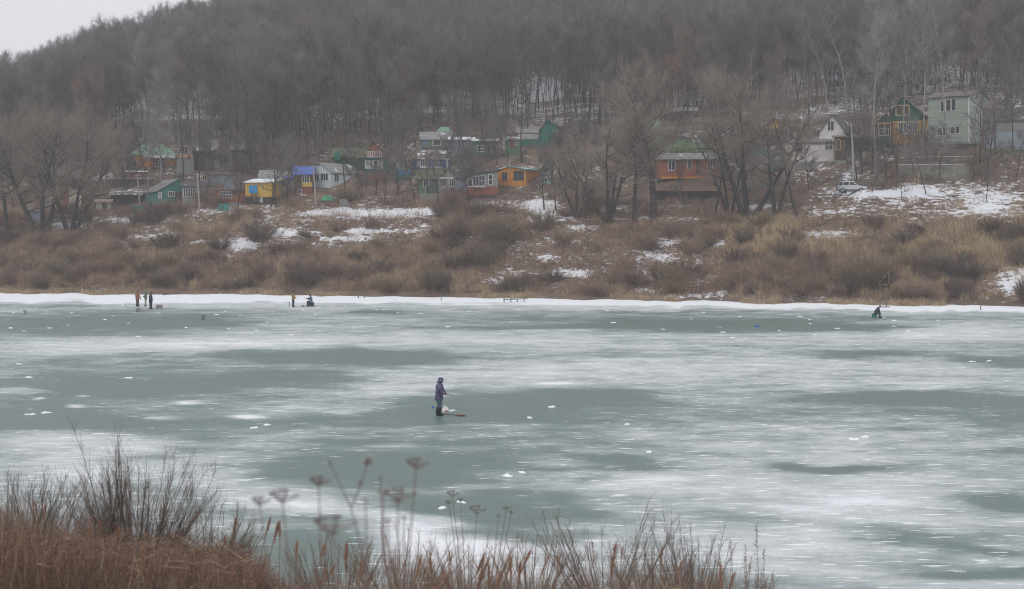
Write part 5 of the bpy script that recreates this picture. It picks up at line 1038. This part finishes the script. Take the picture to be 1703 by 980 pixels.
# tackle and gear
def gear():
    Y = iceY(691); 
    def at(px, py): return icept(px, py)
    # short rod in the near angler's hand
    a = P(746.5, 655.2, Y - .25); b = P(753, 659, Y - .3); m = MB(); m.loft([a - a, (b - a) * .4, (b - a)], [.018, .012, .005], 6); tag(m.build('fishing_rod', M_DARK, loc=a), 'short dark rod held by the near angler', 'fishing rod')
    # auger lying on the ice: long shaft with red screw
    a = np.array(at(737, 692.0)); b = np.array(at(773, 693.3)); d = b - a; L = np.linalg.norm(d); e = empty('ice_auger', a + (0, 0, .07), math.atan2(d[1], d[0])); tag(e, 'hand ice auger with a red screw lying beside the near angler', 'ice auger')
    m = MB(); m.bar((0, 0, 0), (L * .62, 0, 0), .018, 6); m.bar((0, 0, 0), (0, .22, 0), .016, 6); m.bar((0, .22, 0), (-.2, .22, 0), .02, 6); m.build('shaft', M_DARK, e)
    red = flat('red_enamel', (.26, .04, .04), .5, .1); m = MB(); V = []; Fq = []; n = 64
    for i in range(n + 1):
        an = TAU * 4 * i / n; x = L * .60 + L * .4 * i / n
        V += [(x, .015 * math.cos(an), .015 * math.sin(an)), (x, .065 * math.cos(an), .065 * math.sin(an)), (x + .018, .065 * math.cos(an), .065 * math.sin(an)), (x + .018, .015 * math.cos(an), .015 * math.sin(an))]
    for i in range(n):
        for k in range(4): k2 = (k + 1) % 4; Fq.append((i * 4 + k, i * 4 + k2, (i + 1) * 4 + k2, (i + 1) * 4 + k))
    m.add(V, Fq); m.bar((L * .6, 0, 0), (L, 0, 0), .016, 6); m.build('screw', red, e)
    # white carrier bag with a red print behind the boots
    l = at(740.3, 685.5); e = empty('carrier_bag', l); tag(e, 'crumpled white plastic bag with a red patch behind the near angler', 'bag'); m = MB()
    m.blob((0, 0, -.02), (.19, .14, .28), 10, 6, .16, 5); m.build('bag', M_WHITE, e, True); m = MB(); m.blob((.07, -.13, .07), (.06, .02, .05), 8, 5, .1, 2, False); m.build('print', flat('red_print', (.6, .16, .12)), e, True)
    m = MB(); m.loft([(-.06, 0, .2), (-.05, 0, .32), (.03, 0, .33), (.05, 0, .2)], [.012] * 4, 5); m.build('handle', M_WHITE, e)
    bl = flat('blue_plastic', (.03, .13, .38), .5)
    m = MB(); m.blob((0, 0, -.01), (.085, .07, .11), 9, 5, .15, 8); tag(m.build('tackle_pouch', bl, loc=at(720.3, 679), smooth=True), 'small blue pouch lying behind the near angler', 'pouch')
    m = MB(); m.loft([(0, 0, 0), (0, 0, .05)], [.06, .07], 10); tag(m.build('bait_tin', flat('teal_plastic', (.03, .25, .27)), loc=at(732, 694)), 'small teal tin beside the near angler\'s boots', 'tin')
    m = MB(); m.blob((0, 0, -.01), (.24, .18, .2), 10, 5, .2, 9); tag(m.build('blue_bag', bl, loc=at(1259, 544), smooth=True), 'small blue bag lying alone on the ice left of the crouched angler', 'bag')
    # tub with light lid by the black-coated man
    l = at(265, 513.5); e = empty('sledge_tub', l, .1); tag(e, 'grey tub heaped with tan sacking beside the man in the black coat', 'tub'); m = MB(); m.box(-.32, .32, -.25, .25, .0, .42); m.build('tub', flat('grey_tub', (.28, .28, .28)), e)
    m = MB(); m.blob((0, 0, .40), (.46, .3, .13), 10, 4, .2, 4); m.build('sacking', flat('tan_sacking', (.5, .42, .33)), e)
    def stool(label, px, py, w_=.36, h=.38):
        e = empty('folding_stool', at(px, py), .3); tag(e, label, 'stool'); m = MB()
        for y in (-w_ / 2, w_ / 2): m.bar((-w_ / 2, y, 0), (w_ / 2, y, h), .022); m.bar((w_ / 2, y, 0), (-w_ / 2, y, h), .022)
        m.build('frame', M_DARK, e); m = MB(); m.box(-w_ / 2, w_ / 2, -w_ / 2, w_ / 2, h + .002, h + .04); m.build('seat', flat('dark_canvas', (.09, .1, .09)), e)
    stool('dark folding stool standing alone on dark ice right of the three anglers', 338, 532); stool('dark folding stool on the ice near the left edge', 42, 523); stool('dark folding stool in front of the three anglers', 229.5, 518.5, .45, .32)
    m = MB(); m.bar((0, 0, 0), (.02, 0, .42), .03); tag(m.build('tip_up_stick', M_BARK, loc=at(236, 518.5)), 'short stick standing right of the stool before the three anglers', 'stick')
    m = MB(); m.bar((0, 0, 0), (.08, 0, .5), .035); m.bar((0, 0, .42), (-.7, 0, .36), .015); tag(m.build('tip_up_stick', M_BARK, loc=at(480.5, 509)), 'stick with a thin rod resting on it left of the mustard-jacketed man', 'fishing rod')
    m = MB(); m.blob((0, 0, 0), (.1, .1, .22), 7, 4); tag(m.build('tackle_jar', M_DARK, loc=at(503.5, 510.5)), 'small dark jar between the two anglers', 'jar')
    m = MB(); m.box(-.24, .24, -.22, .22, 0, .40); m.box(-.26, .26, -.24, .24, .402, .44); tag(m.build('tackle_box', flat('dark_box', (.05, .055, .07)), loc=at(518.3, 509.5), rz=math.radians(172)), 'dark box under the seated man in the blue-grey jacket', 'box')
    m = MB(); m.box(-.26, .22, -.22, .22, 0, .35); m.box(-.28, .24, -.24, .24, .352, .39); tag(m.build('tackle_box', flat('green_box', (.03, .16, .12)), loc=at(1454.3, 528.3), rz=math.radians(-15)), 'dark green box under the crouched man near the right shore', 'box')
    # benches, jetty, posts
    def bench(label, px0, px1, py, h, th, legs=2, w_=.35):
        a = np.array(at(px0, py)); b = np.array(at(px1, py)); L = np.linalg.norm(b - a); e = empty('plank_bench', a, math.atan2((b - a)[1], (b - a)[0])); tag(e, label, 'bench'); m = MB(); m.box(0, L, -w_ / 2, w_ / 2, h, h + th); m.build('plank', M_WPD, e)
        for i in range(legs):
            x = L * (.08 + .84 * i / (legs - 1)); m = MB(); m.box(x - .06, x + .06, -w_ / 2 + .02, w_ / 2 - .02, -.05, h - .002); m.build('leg', M_WPD, e)
    bench('small plank bench on the snow right of the two anglers', 595, 607, 495.5, .25, .06)
    # leaning plank walkway
    a = np.array(at(837, 503)); e = empty('plank_walkway', a, .05); tag(e, 'low broken plank walkway of dark boards frozen into the shore snow', 'walkway')
    for x0, x1, z0, z1, y in ((0, 2.9, .28, .36, 0), (.9, 2.95, .40, .52, .35)): m = MB(); m.add([(x0, y, z0), (x1, y, z1), (x1, y + .3, z1), (x0, y + .3, z0), (x0, y, z0 + .07), (x1, y, z1 + .07), (x1, y + .3, z1 + .07), (x0, y + .3, z0 + .07)], [(0, 3, 2, 1), (4, 5, 6, 7), (0, 1, 5, 4), (1, 2, 6, 5), (2, 3, 7, 6), (3, 0, 4, 7)]); m.build('plank', M_WPD, e)
    for x in (.1, .9, 1.7, 2.5): m = MB(); m.box(x - .05, x + .05, .05, .15, -.05, .5 if x < .5 else .33); m.build('post', M_WPD, e)
    # fallen branches on the left shore snow
    m = MB(); m.loft([(0, 0, .06), (1.1, .1, .12), (2.2, .5, .1)], [.07, .06, .03], 6); m.bar((.7, .05, .1), (1.2, -.3, .2), .03); tag(m.build('driftwood', M_BARK, loc=at(270, 490.8)), 'dark driftwood branch on the shore snow right of the three anglers', 'branch')
    # wooden jetty frame on the right
    l = at(1463.5, 511.5); e = empty('jetty_frame', l, .06); tag(e, 'rickety wooden post-and-rail jetty frame behind the crouched man', 'jetty frame'); sc = l[1] / F
    def bar(nm, x0, z0, x1, z1, y0=0, y1=0, r=.05): m = MB(); m.bar((x0, y0, z0), (x1, y1, z1), r, 6); m.build(nm, M_WPD, e)
    bar('post', 0, -.1, 0, 2.6); bar('post', .75, -.1, .78, 2.6); bar('post', 0.3, .5, .42, 1.45, 1.2, 1.2); bar('rail', -.02, 2.58, .85, 2.58); bar('rail', 0, 1.45, 1.0, 1.75); bar('rail', 0, 2.05, .8, 2.05, 0, .02, .035); bar('rail', 0, .02, 1.1, .05, .1, .1, .06); bar('brace', -.15, 2.6, 1.2, 3.9, .0, .9, .04); bar('post', 1.3, 2.6, 1.3, 4.0, .9, .9, .05)
    for lb, px, py, h in (('thin wooden post on the shore snow right of the jetty frame', 1494, 505, 1.15), ('lone wooden post at the shore near the right edge', 1631, 516, 1.9), ('thin stake on the shore snow in the middle of the bank', 733.5, 500, .5)):
        m = MB(); m.loft([(0, 0, -.1), (.02, 0, h)], [.055, .045], 7); tag(m.build('post', M_WPD, loc=at(px, py)), lb, 'post')
M_WPD = flat('grey_timber', (.13, .115, .095), .95, .35, 3.0)
gear()

# little heaps of ice chips beside the drilled holes
HEAPS = [(23, 521), (40, 551), (82, 546), (18, 546), (78, 521), (120, 521), (190, 525), (175, 532), (213, 538), (113, 541), (263, 521), (49, 628), (214, 629), (50, 690), (77, 687), (422, 712), (380, 547), (427, 550), (445, 536), (448, 561), (484, 558), (530, 551), (310, 545), (627, 516), (638, 515), (662, 520), (780, 518), (574, 510), (1020, 537), (1198, 545), (1202, 553), (1218, 562), (1230, 527), (1330, 527), (1347, 532), (1348, 539), (1296, 550), (1356, 557), (1392, 547), (1486, 543), (1510, 551), (1102, 548), (1617, 602), (1644, 601), (473, 513), (504, 515.5), (531, 512), (524, 524), (375, 518), (400, 525), (360, 524), (150, 513), (60, 513), (1010, 517), (1150, 531), (1170, 520), (700, 522), (205, 507), (745, 544), (850, 536), (1560, 533), (230, 560), (32, 606)]
BIG = [(917, 677.5, 'snow heap on the dark ice right of the near angler'), (881, 695, 'flat snow heap below the lone heap right of the near angler'), (1044, 706, 'snow heap further right of the near angler on frosted ice'), (1080, 752, 'snow heap on grey ice right of the dark pool'), (1420, 731, 'left of two snow heaps on the right side of the river'), (1438, 727, 'right of two snow heaps on the right side of the river'), (767, 836, 'round snow heap above the tall dried umbels'), (734, 845, 'wide snow heap left of the round one above the dried umbels'), (867, 786, 'right of two snow heaps on the dark pool'), (845, 792, 'left of two snow heaps on the dark pool'), (754, 683, 'right of two small snow heaps by the white bag'), (747.5, 684, 'left of two small snow heaps by the white bag'), (445, 707, 'snow heap right of the flat snow patch in the left middle'), (1470, 528.5, 'snow heap just before the crouched man'), (1487, 533.5, 'snow heap right of the one before the crouched man')]
def heaps():
    g = np.random.default_rng(9); T = []
    for k in range(5):
        m = MB(); gg = random.Random(k)
        for q in range(6): m.blob((gg.uniform(-.18, .18), gg.uniform(-.12, .12), -.02), (gg.uniform(.1, .2), gg.uniform(.08, .15), gg.uniform(.05, .12)), 9, 4, .25, k * 10 + q)
        T.append(m.mesh('snow_heap', M_SNOW, True))
    for i, (px, py) in enumerate(HEAPS):
        s = g.uniform(.45, .85); o = obj('snow_heap', T[i % 5], loc=icept(px, py), rz=g.random() * 6); o.scale = (s * 1.15, s, s); tag(o, 'small white heap of ice chips beside a drilled hole', 'snow heap', 'ice-chip heaps left round the fishing holes')
    for i, (px, py, lb) in enumerate(BIG):
        s = g.uniform(.62, .8) * (.7 if 'bag' in lb else 1); o = obj('snow_heap', T[(i * 2) % 5], loc=icept(px, py), rz=g.random() * 6); o.scale = (s, s, s); tag(o, lb, 'snow heap')
heaps()
# ------------------------------------------------------------------ foreground: near bank growth
def npt(px, Y): return np.array((X_(px, Y), Y, float(nz(np.array([px]), np.array([Y]))[0])))
def ntop(px, py, Y): return P(px, py, Y)
M_STEM = flat('dry_stem', (.16, .115, .085), .9, .3, 8); M_STEMD = twigmat('near_willow_twigs', (.12, .09, .072), (.17, .125, .095)); M_RUSTP = twigmat('rust_plume', (.25, .14, .092), (.32, .185, .125)); M_UMB = flat('dried_umbel', (.15, .11, .10), .95, .3, 10); M_STRAW = flat('straw_stem', (.46, .34, .2), .9, .2, 6)
def topline(px): return np.interp(px, [-700, 0, 60, 130, 200, 260, 330, 390, 440, 520, 600, 680, 740, 850, 950, 1000, 1100, 1200, 1260, 1300], [800, 795, 820, 845, 862, 866, 872, 880, 905, 920, 915, 900, 900, 905, 890, 885, 895, 895, 930, 975])
def neargrass():
    g = np.random.default_rng(51); arrs = []
    n = 38000; px = g.uniform(-500, 1290, n); px = np.where(g.random(n) < .55, g.uniform(-500, 450, n), px); Y = g.uniform(12.5, 33, n); z = nz(px, Y)
    top = topline(px) + g.exponential(28, n); hgt = (H - (top - YH) * Y / F) - z; dens = np.where(px < 440, 1, .42)
    ok = (hgt > .12) & (z > -.3) & (g.random(n) < dens); px, Y, z, hgt = px[ok], Y[ok], z[ok], hgt[ok]; k = len(px)
    hgt = np.minimum(hgt * g.uniform(.35, 1.05, k), 2.2); B = np.stack([X_(px, Y), Y, z - .05], -1); D = nrm(np.stack([g.normal(size=k) * .28 + .08, g.normal(size=k) * .28, np.ones(k)], -1))
    V, Fc = spikes(B, D, hgt, .0052 + .003 * g.random(k), g)
    pal = np.array([(.185, .108, .08), (.22, .145, .105), (.11, .08, .068), (.40, .30, .20), (.19, .125, .09)]); c = pal[g.choice(5, k, p=[.3, .22, .22, .09, .17])] * (1 + g.normal(size=(k, 1)) * .15); arrs.append((V, Fc, np.repeat(np.clip(c, 0.01, 1), 7, axis=0)))
    # matted bent blades low down
    n = 20000; px = np.where(g.random(n) < .72, g.uniform(-500, 455, n), g.uniform(440, 1260, n)); Y = g.uniform(13, 32, n); z = nz(px, Y); dn = np.where(px < 440, 1, .5); ok = (z > -.3) & (g.random(n) < dn); px, Y, z = px[ok], Y[ok], z[ok]; k = len(px)
    lift = np.where(px < 420, g.random(k) * .45, g.random(k) * .12)
    B = np.stack([X_(px, Y), Y, z + lift], -1); D = nrm(np.stack([g.normal(size=k), g.normal(size=k), g.random(k) * .8 - .05], -1)); V, Fc = spikes(B, D, g.uniform(.12, .45, k), .006 + .004 * g.random(k), g)
    c = pal[g.choice(5, k, p=[.3, .25, .15, .12, .18])] * (1 + g.normal(size=(k, 1)) * .18); arrs.append((V, Fc, np.repeat(np.clip(c, 0.01, 1), 7, axis=0)))
    vegobj('dry_grass', arrs, 'russet dry grass and weeds on the near bank', 'grass')
neargrass()

def shrub(label, px, Y, stems, h, spread, tw, seed, tmat=None, twn=26, name='willow_shrub', top=None, py=None):
    g = np.random.default_rng(seed); base = npt(px, Y) if py is None else P(px, py, Y); M = MB(); O = []; D = []; L = []; W = []
    for s in range(stems):
        a = g.uniform(-1, 1); b_ = g.uniform(-.6, .6); bs = np.array((a * .22 * spread, b_ * .3, -.1)); d = nrm(np.array((a * spread * .78 + g.normal() * .08, b_ * .3, 1.0))); hh = h * g.uniform(.55, 1.0) * (1 - .12 * abs(a)); pts = [bs]; n = 7
        for j in range(n): d = nrm(d + g.normal(size=3) * .055 + np.array((-a * .015, 0, .05))); pts.append(pts[-1] + d * hh / n)
        M.loft(pts, [tw * 1.5 * (1 - .85 * j / n) + .0013 for j in range(n + 1)], 4, cap=False); Pn = np.array(pts); q = g.uniform(1.2, n - .02, twn); k = q.astype(int); oo = Pn[k] + (Pn[k + 1] - Pn[k]) * (q - k)[:, None]
        dd = nrm(nrm(Pn[k + 1] - Pn[k]) + nrm(g.normal(size=(twn, 3))) * .55 + np.array((0, 0, .15))); O.append(oo); D.append(dd); l_ = h * g.uniform(.10, .28, twn) * (1.15 - q / n * .6); L.append(l_); W.append(np.full(twn, tw * .8))
        # second order twigs
        for r in range(2): tt = g.uniform(.3, .9, twn)[:, None]; O.append(oo + dd * l_[:, None] * tt); D.append(nrm(dd + nrm(g.normal(size=(twn, 3))) * .6)); L.append(l_ * g.uniform(.3, .6, twn)); W.append(np.full(twn, tw * .55))
    e = empty(name, base); tag(e, label, 'shrub'); v, f = spikes(np.concatenate(O), np.concatenate(D), np.concatenate(L), np.concatenate(W), g); vt, ft = tri(M)
    obj('stems', newmesh('stems', vt, ft, tmat or M_STEMD, smooth=True), e); obj('twigs', catmesh('twigs', [(v, f, 0)], [tmat or M_STEMD]), e)
shrub('largest bare willow bush on the near bank at the left', 228, 24, 70, 2.35, 1.25, .0046, 61, twn=46)
shrub('tall thin bare sapling rising out of the largest bush', 190, 24.5, 9, 2.75, .4, .0055, 62, twn=54)
shrub('bare twiggy bush at the left edge of the near bank', 25, 25, 60, 1.95, 1.3, .0048, 63, twn=30)
shrub('bare twiggy bush between the left edge and the largest bush', 85, 24, 44, 1.8, 1.2, .0045, 64, twn=30)
shrub('low sparse bush right of the largest bush', 340, 24, 50, 1.65, 1.15, .004, 65, twn=36)
M_STEMB = twigmat('brown_near_twigs', (.16, .10, .075), (.22, .145, .10))
shrub('fan-shaped bare bush in the centre right of the near bank', 1010, 21, 32, 1.95, 1.05, .0045, 66, twn=18)
shrub('bare upright bush right of the fan-shaped one', 1150, 22, 30, 1.7, .8, .0042, 67, twn=24)
shrub('short bare bush left of the fan-shaped one', 880, 22, 40, 1.5, 1.2, .0038, 68, tmat=M_STEMB, twn=22)
shrub('low brown bush under the sharp small umbels', 780, 21, 40, 1.35, 1.2, .0038, 69, tmat=M_STEMB, twn=24)
shrub('thin brown brush between the two right-hand bushes', 1085, 22, 40, 1.35, 1.2, .0038, 70, tmat=M_STEMB, twn=24)
shrub('reddish brush at the right end of the near bank growth', 1225, 21, 36, 1.25, 1.0, .0038, 71, tmat=M_STEMB, twn=24)
shrub('low brown brush in the bottom middle, behind the blurred umbels', 560, 19, 44, 1.1, 1.3, .0036, 72, tmat=M_STEMB, twn=26)
shrub('low brown brush below the blurred umbels', 670, 18, 44, 1.15, 1.3, .0036, 73, tmat=M_STEMB, twn=26)
shrub('few thin twigs at the bottom right corner', 1675, 20, 5, .62, .7, .004, 74, twn=5)
shrub('single thin twig at the bottom right', 1605, 20, 1, .8, .3, .004, 75, twn=3)

def umbel(label, px, py, Y, r, seed, stem=.006, basepx=None, stiff=True, tiltv=(0, 0), n=16):
    g = np.random.default_rng(seed); t = P(px, py, Y); bp = basepx if basepx is not None else px + g.uniform(-10, 10); b = npt(bp, Y); e = empty('dried_umbel', b); tag(e, label, 'dried plant'); d = t - b; M = MB()
    hub = d - np.array((tiltv[0] * r, 0, r * .75)); mid = hub * .55 + np.array(((d[0] * -.08), 0, 0)); M.loft([(0, 0, -.1), mid * .5, mid, hub], [stem * 1.25, stem * 1.1, stem, stem * .75], 6); M.build('stalk', M_UMB, e)
    U = MB()
    for i in range(n):
        a = TAU * i / n + g.random() * .4; q = math.sqrt((i + .5) / n); tip = hub + np.array((math.cos(a) * r * q + tiltv[0] * r, math.sin(a) * r * q, r * (.75 - .28 * q * q)))
        U.loft([hub, hub + (tip - hub) * .5 + np.array((0, 0, -.04 * r)), tip], [stem * .42, stem * .3, stem * .25], 4)
        for k in range(9): c = tip + nrm(np.array((g.normal(), g.normal(), abs(g.normal()) * .6 + .3))) * r * .17; U.loft([tip, c], [stem * .14, stem * .3], 3)
        U.blob(tip + (0, 0, .01 * r), (r * .1, r * .1, r * .06), 5, 3)
    U.build('seed_head', M_UMB, e)
UM = [(692, 765, 5.6, .048, 'highest blurred umbel with a flat wide head', 640), (530, 795, 5.4, .040, 'blurred umbel standing apart left of the forked stalk', 553), (470, 818, 5.2, .055, 'wide blurred umbel on the far left of the group', 535), (432, 828, 5.3, .038, 'smaller blurred umbel at the left end of the group', 520), (633, 793, 6.2, .014, 'small blurred seed head left of the highest umbel', 650), (662, 815, 5.2, .062, 'broad blurred umbel below the highest one', 662), (638, 815, 5.6, .030, 'blurred umbel touching the broad one from the left', 640), (553, 862, 4.6, .072, 'large low blurred umbel with spread rays', 600), (608, 830, 5.6, .018, 'small blurred seed head left of the broad umbel', 622), (645, 862, 5.5, .02, 'small blurred seed head low under the broad umbel', 655), (672, 858, 6, .016, 'tiny blurred seed head beside the highest umbel stalk', 668),
      (752, 818, 15, .07, 'small sharp umbel at the left of the right-hand growth', 772), (747, 833, 15, .05, 'sharp seed head below the leftmost sharp umbel', 768), (766, 830, 15.5, .04, 'sharp seed head right of the leftmost sharp umbel', 775), (793, 843, 15, .10, 'open sharp umbel above the low brown bush', 782), (842, 843, 16, .05, 'small sharp seed head right of the open sharp umbel', 820), (850, 850, 16, .035, 'tiny sharp seed head furthest right of the umbels', 826), (829, 857, 16, .03, 'tiny sharp seed head between the open umbel and the right ones', 815)]
for i, (px, py, Y, r, lb, bp) in enumerate(UM): umbel(lb, px, py, Y, r, 800 + i, .0034 if Y < 8 else .0034, bp, n=22 if r > .03 else 8)

def fork():
    Y = 5.8; b = npt(640, Y); e = empty('dried_umbel', b); tag(e, 'blurred bare stalk forked in two with small tips', 'dried plant'); M = MB(); j = P(584, 846, Y) - b; q = P(603, 915, Y) - b
    M.loft([(0, 0, -.1), q, j], [.0042, .0036, .003], 6); M.loft([j, P(563, 800, Y) - b, P(548.5, 771, Y) - b], [.003, .0024, .002], 6); M.loft([j, P(600, 806, Y) - b, P(611, 772, Y) - b], [.003, .0024, .002], 6); M.build('stalk', M_UMB, e)
    U = MB(); g = np.random.default_rng(5)
    for (px, py, n, r) in ((548.5, 769, 10, .008), (612, 768, 40, .016), (600, 804, 16, .008)):
        for k in range(n): c = P(px, py, Y) - b + g.normal(size=3) * r * .5; U.blob(c, (.0035, .0035, .003), 5, 3, flat=False)
    U.build('seed_head', M_UMB, e)
fork()

def plume(label, px, py, Y, L, lean, seed, group=None, wd=.02, curve=0.0):
    """reed stalk with a drooping rust seed plume"""
    g = np.random.default_rng(seed); t = P(px, py, Y); b = npt(px - lean * 40, Y); e = empty('reed', b); tag(e, label, 'reed', group); d = t - b; M = MB(); ctl = d * .6 + np.array((-d[0] * .25, 0, 0)); M.loft([(0, 0, -.1), ctl * .5, ctl, d], [.005, .0045, .004, .002], 5); M.build('stalk', M_STEM, e)
    k = 130; s = g.random(k) ** .8; ax = nrm(d - ctl); O = d - ax * (L * s)[:, None]; D = ax[None] + nrm(g.normal(size=(k, 3))) * .35 + np.array((.18 * lean, 0, -.05)); v, f = spikes(O, D, L * g.uniform(.12, .3, k) * (.4 + .9 * np.sin(np.pi * np.clip(s, .08, .95))), np.full(k, wd * .35), g)
    obj('plume', catmesh('plume', [(v, f, 0)], [M_RUSTP]), e)
PL = [(449, 862, 14, .20, .5, 'rust reed plume leaning right, left of two beside the left blurred umbel'), (463, 868, 13, .22, .6, 'rust reed plume leaning right, right of two beside the left blurred umbel'), (466, 868, 13, .18, .05, 'narrow upright rust plume between the left blurred umbels'), (392, 862, 18, .28, .3, 'rust reed plume above the right end of the left thicket'), (494, 900, 13, .2, .1, 'short rust plume above the low brush'), (540, 905, 14, .2, .5, 'short rust plume leaning right under the low umbel'), (577, 902, 13, .3, .05, 'long narrow rust plume right of the low umbel'),
      (1024, 905, 15, .42, .25, 'longest rust plume standing in the fan-shaped bush'), (805, 922, 16, .3, .5, 'rust plume left of the fan-shaped bush'), (882, 915, 17, .32, .6, 'rust plume leaning right under the short bare bush'), (912, 925, 17, .28, .5, 'rust plume between the short bush and the fan-shaped bush'), (700, 925, 12, .25, .4, 'rust plume low below the highest umbel')]
for i, q in enumerate(PL): plume(q[5], q[0], q[1], q[2], q[3], q[4], 900 + i, wd=.02)
def more_reeds():
    g = np.random.default_rng(88); spots = [(g.uniform(-20, 1240), 0) for _ in range(46)]
    for i, (px, _) in enumerate(spots):
        Y = g.uniform(12, 20); plume('rust-coloured reed stalk with a small seed plume in the near bank growth', px, topline(px) + g.uniform(8, 60), Y, g.uniform(.14, .3), g.uniform(-.2, .7), 1000 + i, 'reed stalks among the near bank grass', wd=.017)
    # tall pale straw stalks, some close and out of focus
    for i in range(26):
        px = g.uniform(-10, 400); Y = g.uniform(13, 22); b = npt(px, Y); t = P(px + g.uniform(10, 90), g.uniform(868, 955), Y); M = MB(); d = t - b; M.loft([(0, 0, -.05), d * .5 + (d[0] * -.1, 0, .03), d], [.004, .0035, .002], 5); tag(M.build('straw_stalk', M_STRAW if i % 3 else M_STEM, loc=b), 'pale leaning straw stalk in the left thicket', 'stalk', 'pale straw stalks in the left thicket')
    # curly dock-like weeds on the right
    for i in range(9):
        px = (1258, 1240, 1270, 1215, 1195, 1285, 1130, 1100, 985)[i]; py = (872, 905, 915, 900, 905, 950, 915, 930, 900)[i]; Y = 17 + i * .4; b = npt(px + g.uniform(-8, 8), Y); t = P(px, py, Y); M = MB(); d = t - b; M.loft([(0, 0, -.05), d * .5 + (.03, 0, 0), d], [.004, .0035, .002], 4); e = empty('dock_weed', b); tag(e, 'thin dry weed with curled seed clusters on the right of the near bank', 'weed', 'dry weeds with curled seed clusters'); M.build('stalk', M_STEM, e)
        k = 60; s = .35 + .65 * g.random(k); O = d[None] * s[:, None]; D = nrm(g.normal(size=(k, 3)) + np.array((0, 0, .4))); v, f = spikes(O, D, g.uniform(.02, .07, k), np.full(k, .008), g); obj('seed_clusters', catmesh('seeds', [(v, f, 0)], [M_RUSTP if i % 2 else M_STEMB]), e)
more_reeds()
# ------------------------------------------------------------------ labels that point to one of many: look, place on the bank, nearest landmark, order
MARKS = [(110, 'the far left willow'), (200, 'the whitewashed house'), (300, 'the teal cottage'), (400, 'the orange brick cottage'), (490, 'the yellow cottage'), (600, 'the pale blue cottage'), (690, 'the white-balcony cottage'), (780, 'the grey pointed gable'),
         (910, 'the bright orange cottage'), (1060, 'the snowy clearing'), (1200, 'the red brick house'), (1310, 'the large willows'), (1405, 'the white gabled house'), (1475, 'the parked car'), (1540, 'the ochre cottage'), (1635, 'the pale green house'), (9999, 'the grey-blue house')]
ORD = ['first', 'second', 'third', 'fourth', 'fifth', 'sixth', 'seventh', 'eighth', 'ninth', 'tenth', 'eleventh', 'twelfth', 'thirteenth', 'fourteenth', 'fifteenth', 'sixteenth', 'seventeenth', 'eighteenth', 'nineteenth', 'twentieth']
def spot(o):
    x, y, z = o.location; return x / y * F + CX, YH + (H - z) / y * F
def mark(px): return next(m for a, m in MARKS if px < a)
def relabel(group, describe):
    cls = {}
    for o in COL.objects:
        if o.get('group') == group: px, py = spot(o); cls.setdefault(describe(o, px, py), []).append((px, o))
    for d, L in cls.items():
        L.sort(key=lambda q: q[0])
        for i, (px, o) in enumerate(L): o['label'] = d if len(L) == 1 else f"{d}, {ORD[i] if i < 20 else 'one of the last'} from left"
TONE = {'bush_twigs': 'brown', 'dark_bush_twigs': 'dark', 'olive_bush_twigs': 'olive'}
relabel('bare bushes scattered over the far bank', lambda o, px, py: f"{TONE.get(o.data.materials[0].name, 'brown')} bush {'at the shore' if py > 465 else 'mid-bank' if py > 420 else 'high on the bank'} below {mark(px)}")
relabel('small bare trees among the cottages', lambda o, px, py: f"{'small' if o.scale[0] < 1.1 else 'taller'} bare garden tree {'above' if py < 262 else 'beside' if py < 318 else 'below'} {mark(px)}")
for gname, look in (('dark bare trees at the front of the wood', 'dark bare tree'), ('tall thin bare trees at the front of the wood', 'thin high-crowned tree'), ('russet trees at the front of the wood', 'russet tree'), ('pale-barked trees at the front of the wood', 'pale-barked tree'), ('low forked trees at the front of the wood', 'low forked tree')):
    relabel(gname, lambda o, px, py, look=look: f"{look} {'edging the wood' if py > 235 else 'inside the wood'} above {mark(px)}")
NEARM = [(130, 'the left edge bush'), (330, 'the largest near bush'), (450, 'the left blurred umbels'), (640, 'the low blurred umbel'), (760, 'the highest umbel'), (870, 'the sharp umbels'), (1060, 'the fan-shaped bush'), (9999, 'the right-hand bush')]
def nmark(px): return next(m for a, m in NEARM if px < a)
relabel('reed stalks among the near bank grass', lambda o, px, py: f"rust-plumed reed stalk beside {nmark(px)}")
relabel('pale straw stalks in the left thicket', lambda o, px, py: f"{'pale straw' if 'straw' in o.data.materials[0].name else 'brown'} stalk leaning by {nmark(px)}")
relabel('dry weeds with curled seed clusters', lambda o, px, py: f"dry weed with curled seed clusters by {nmark(px)}")
ICEM = [(110, 'near the left edge'), (300, 'around the three anglers'), (460, 'left of the two anglers'), (600, 'around the two anglers'), (900, 'before the plank walkway'), (1240, 'left of the blue bag'), (1420, 'right of the blue bag'), (9999, 'near the crouched man')]
relabel('ice-chip heaps left round the fishing holes', lambda o, px, py: f"small ice-chip heap {next(m for a, m in ICEM if px < a)}, {'far out' if py < 530 else 'nearer'}")
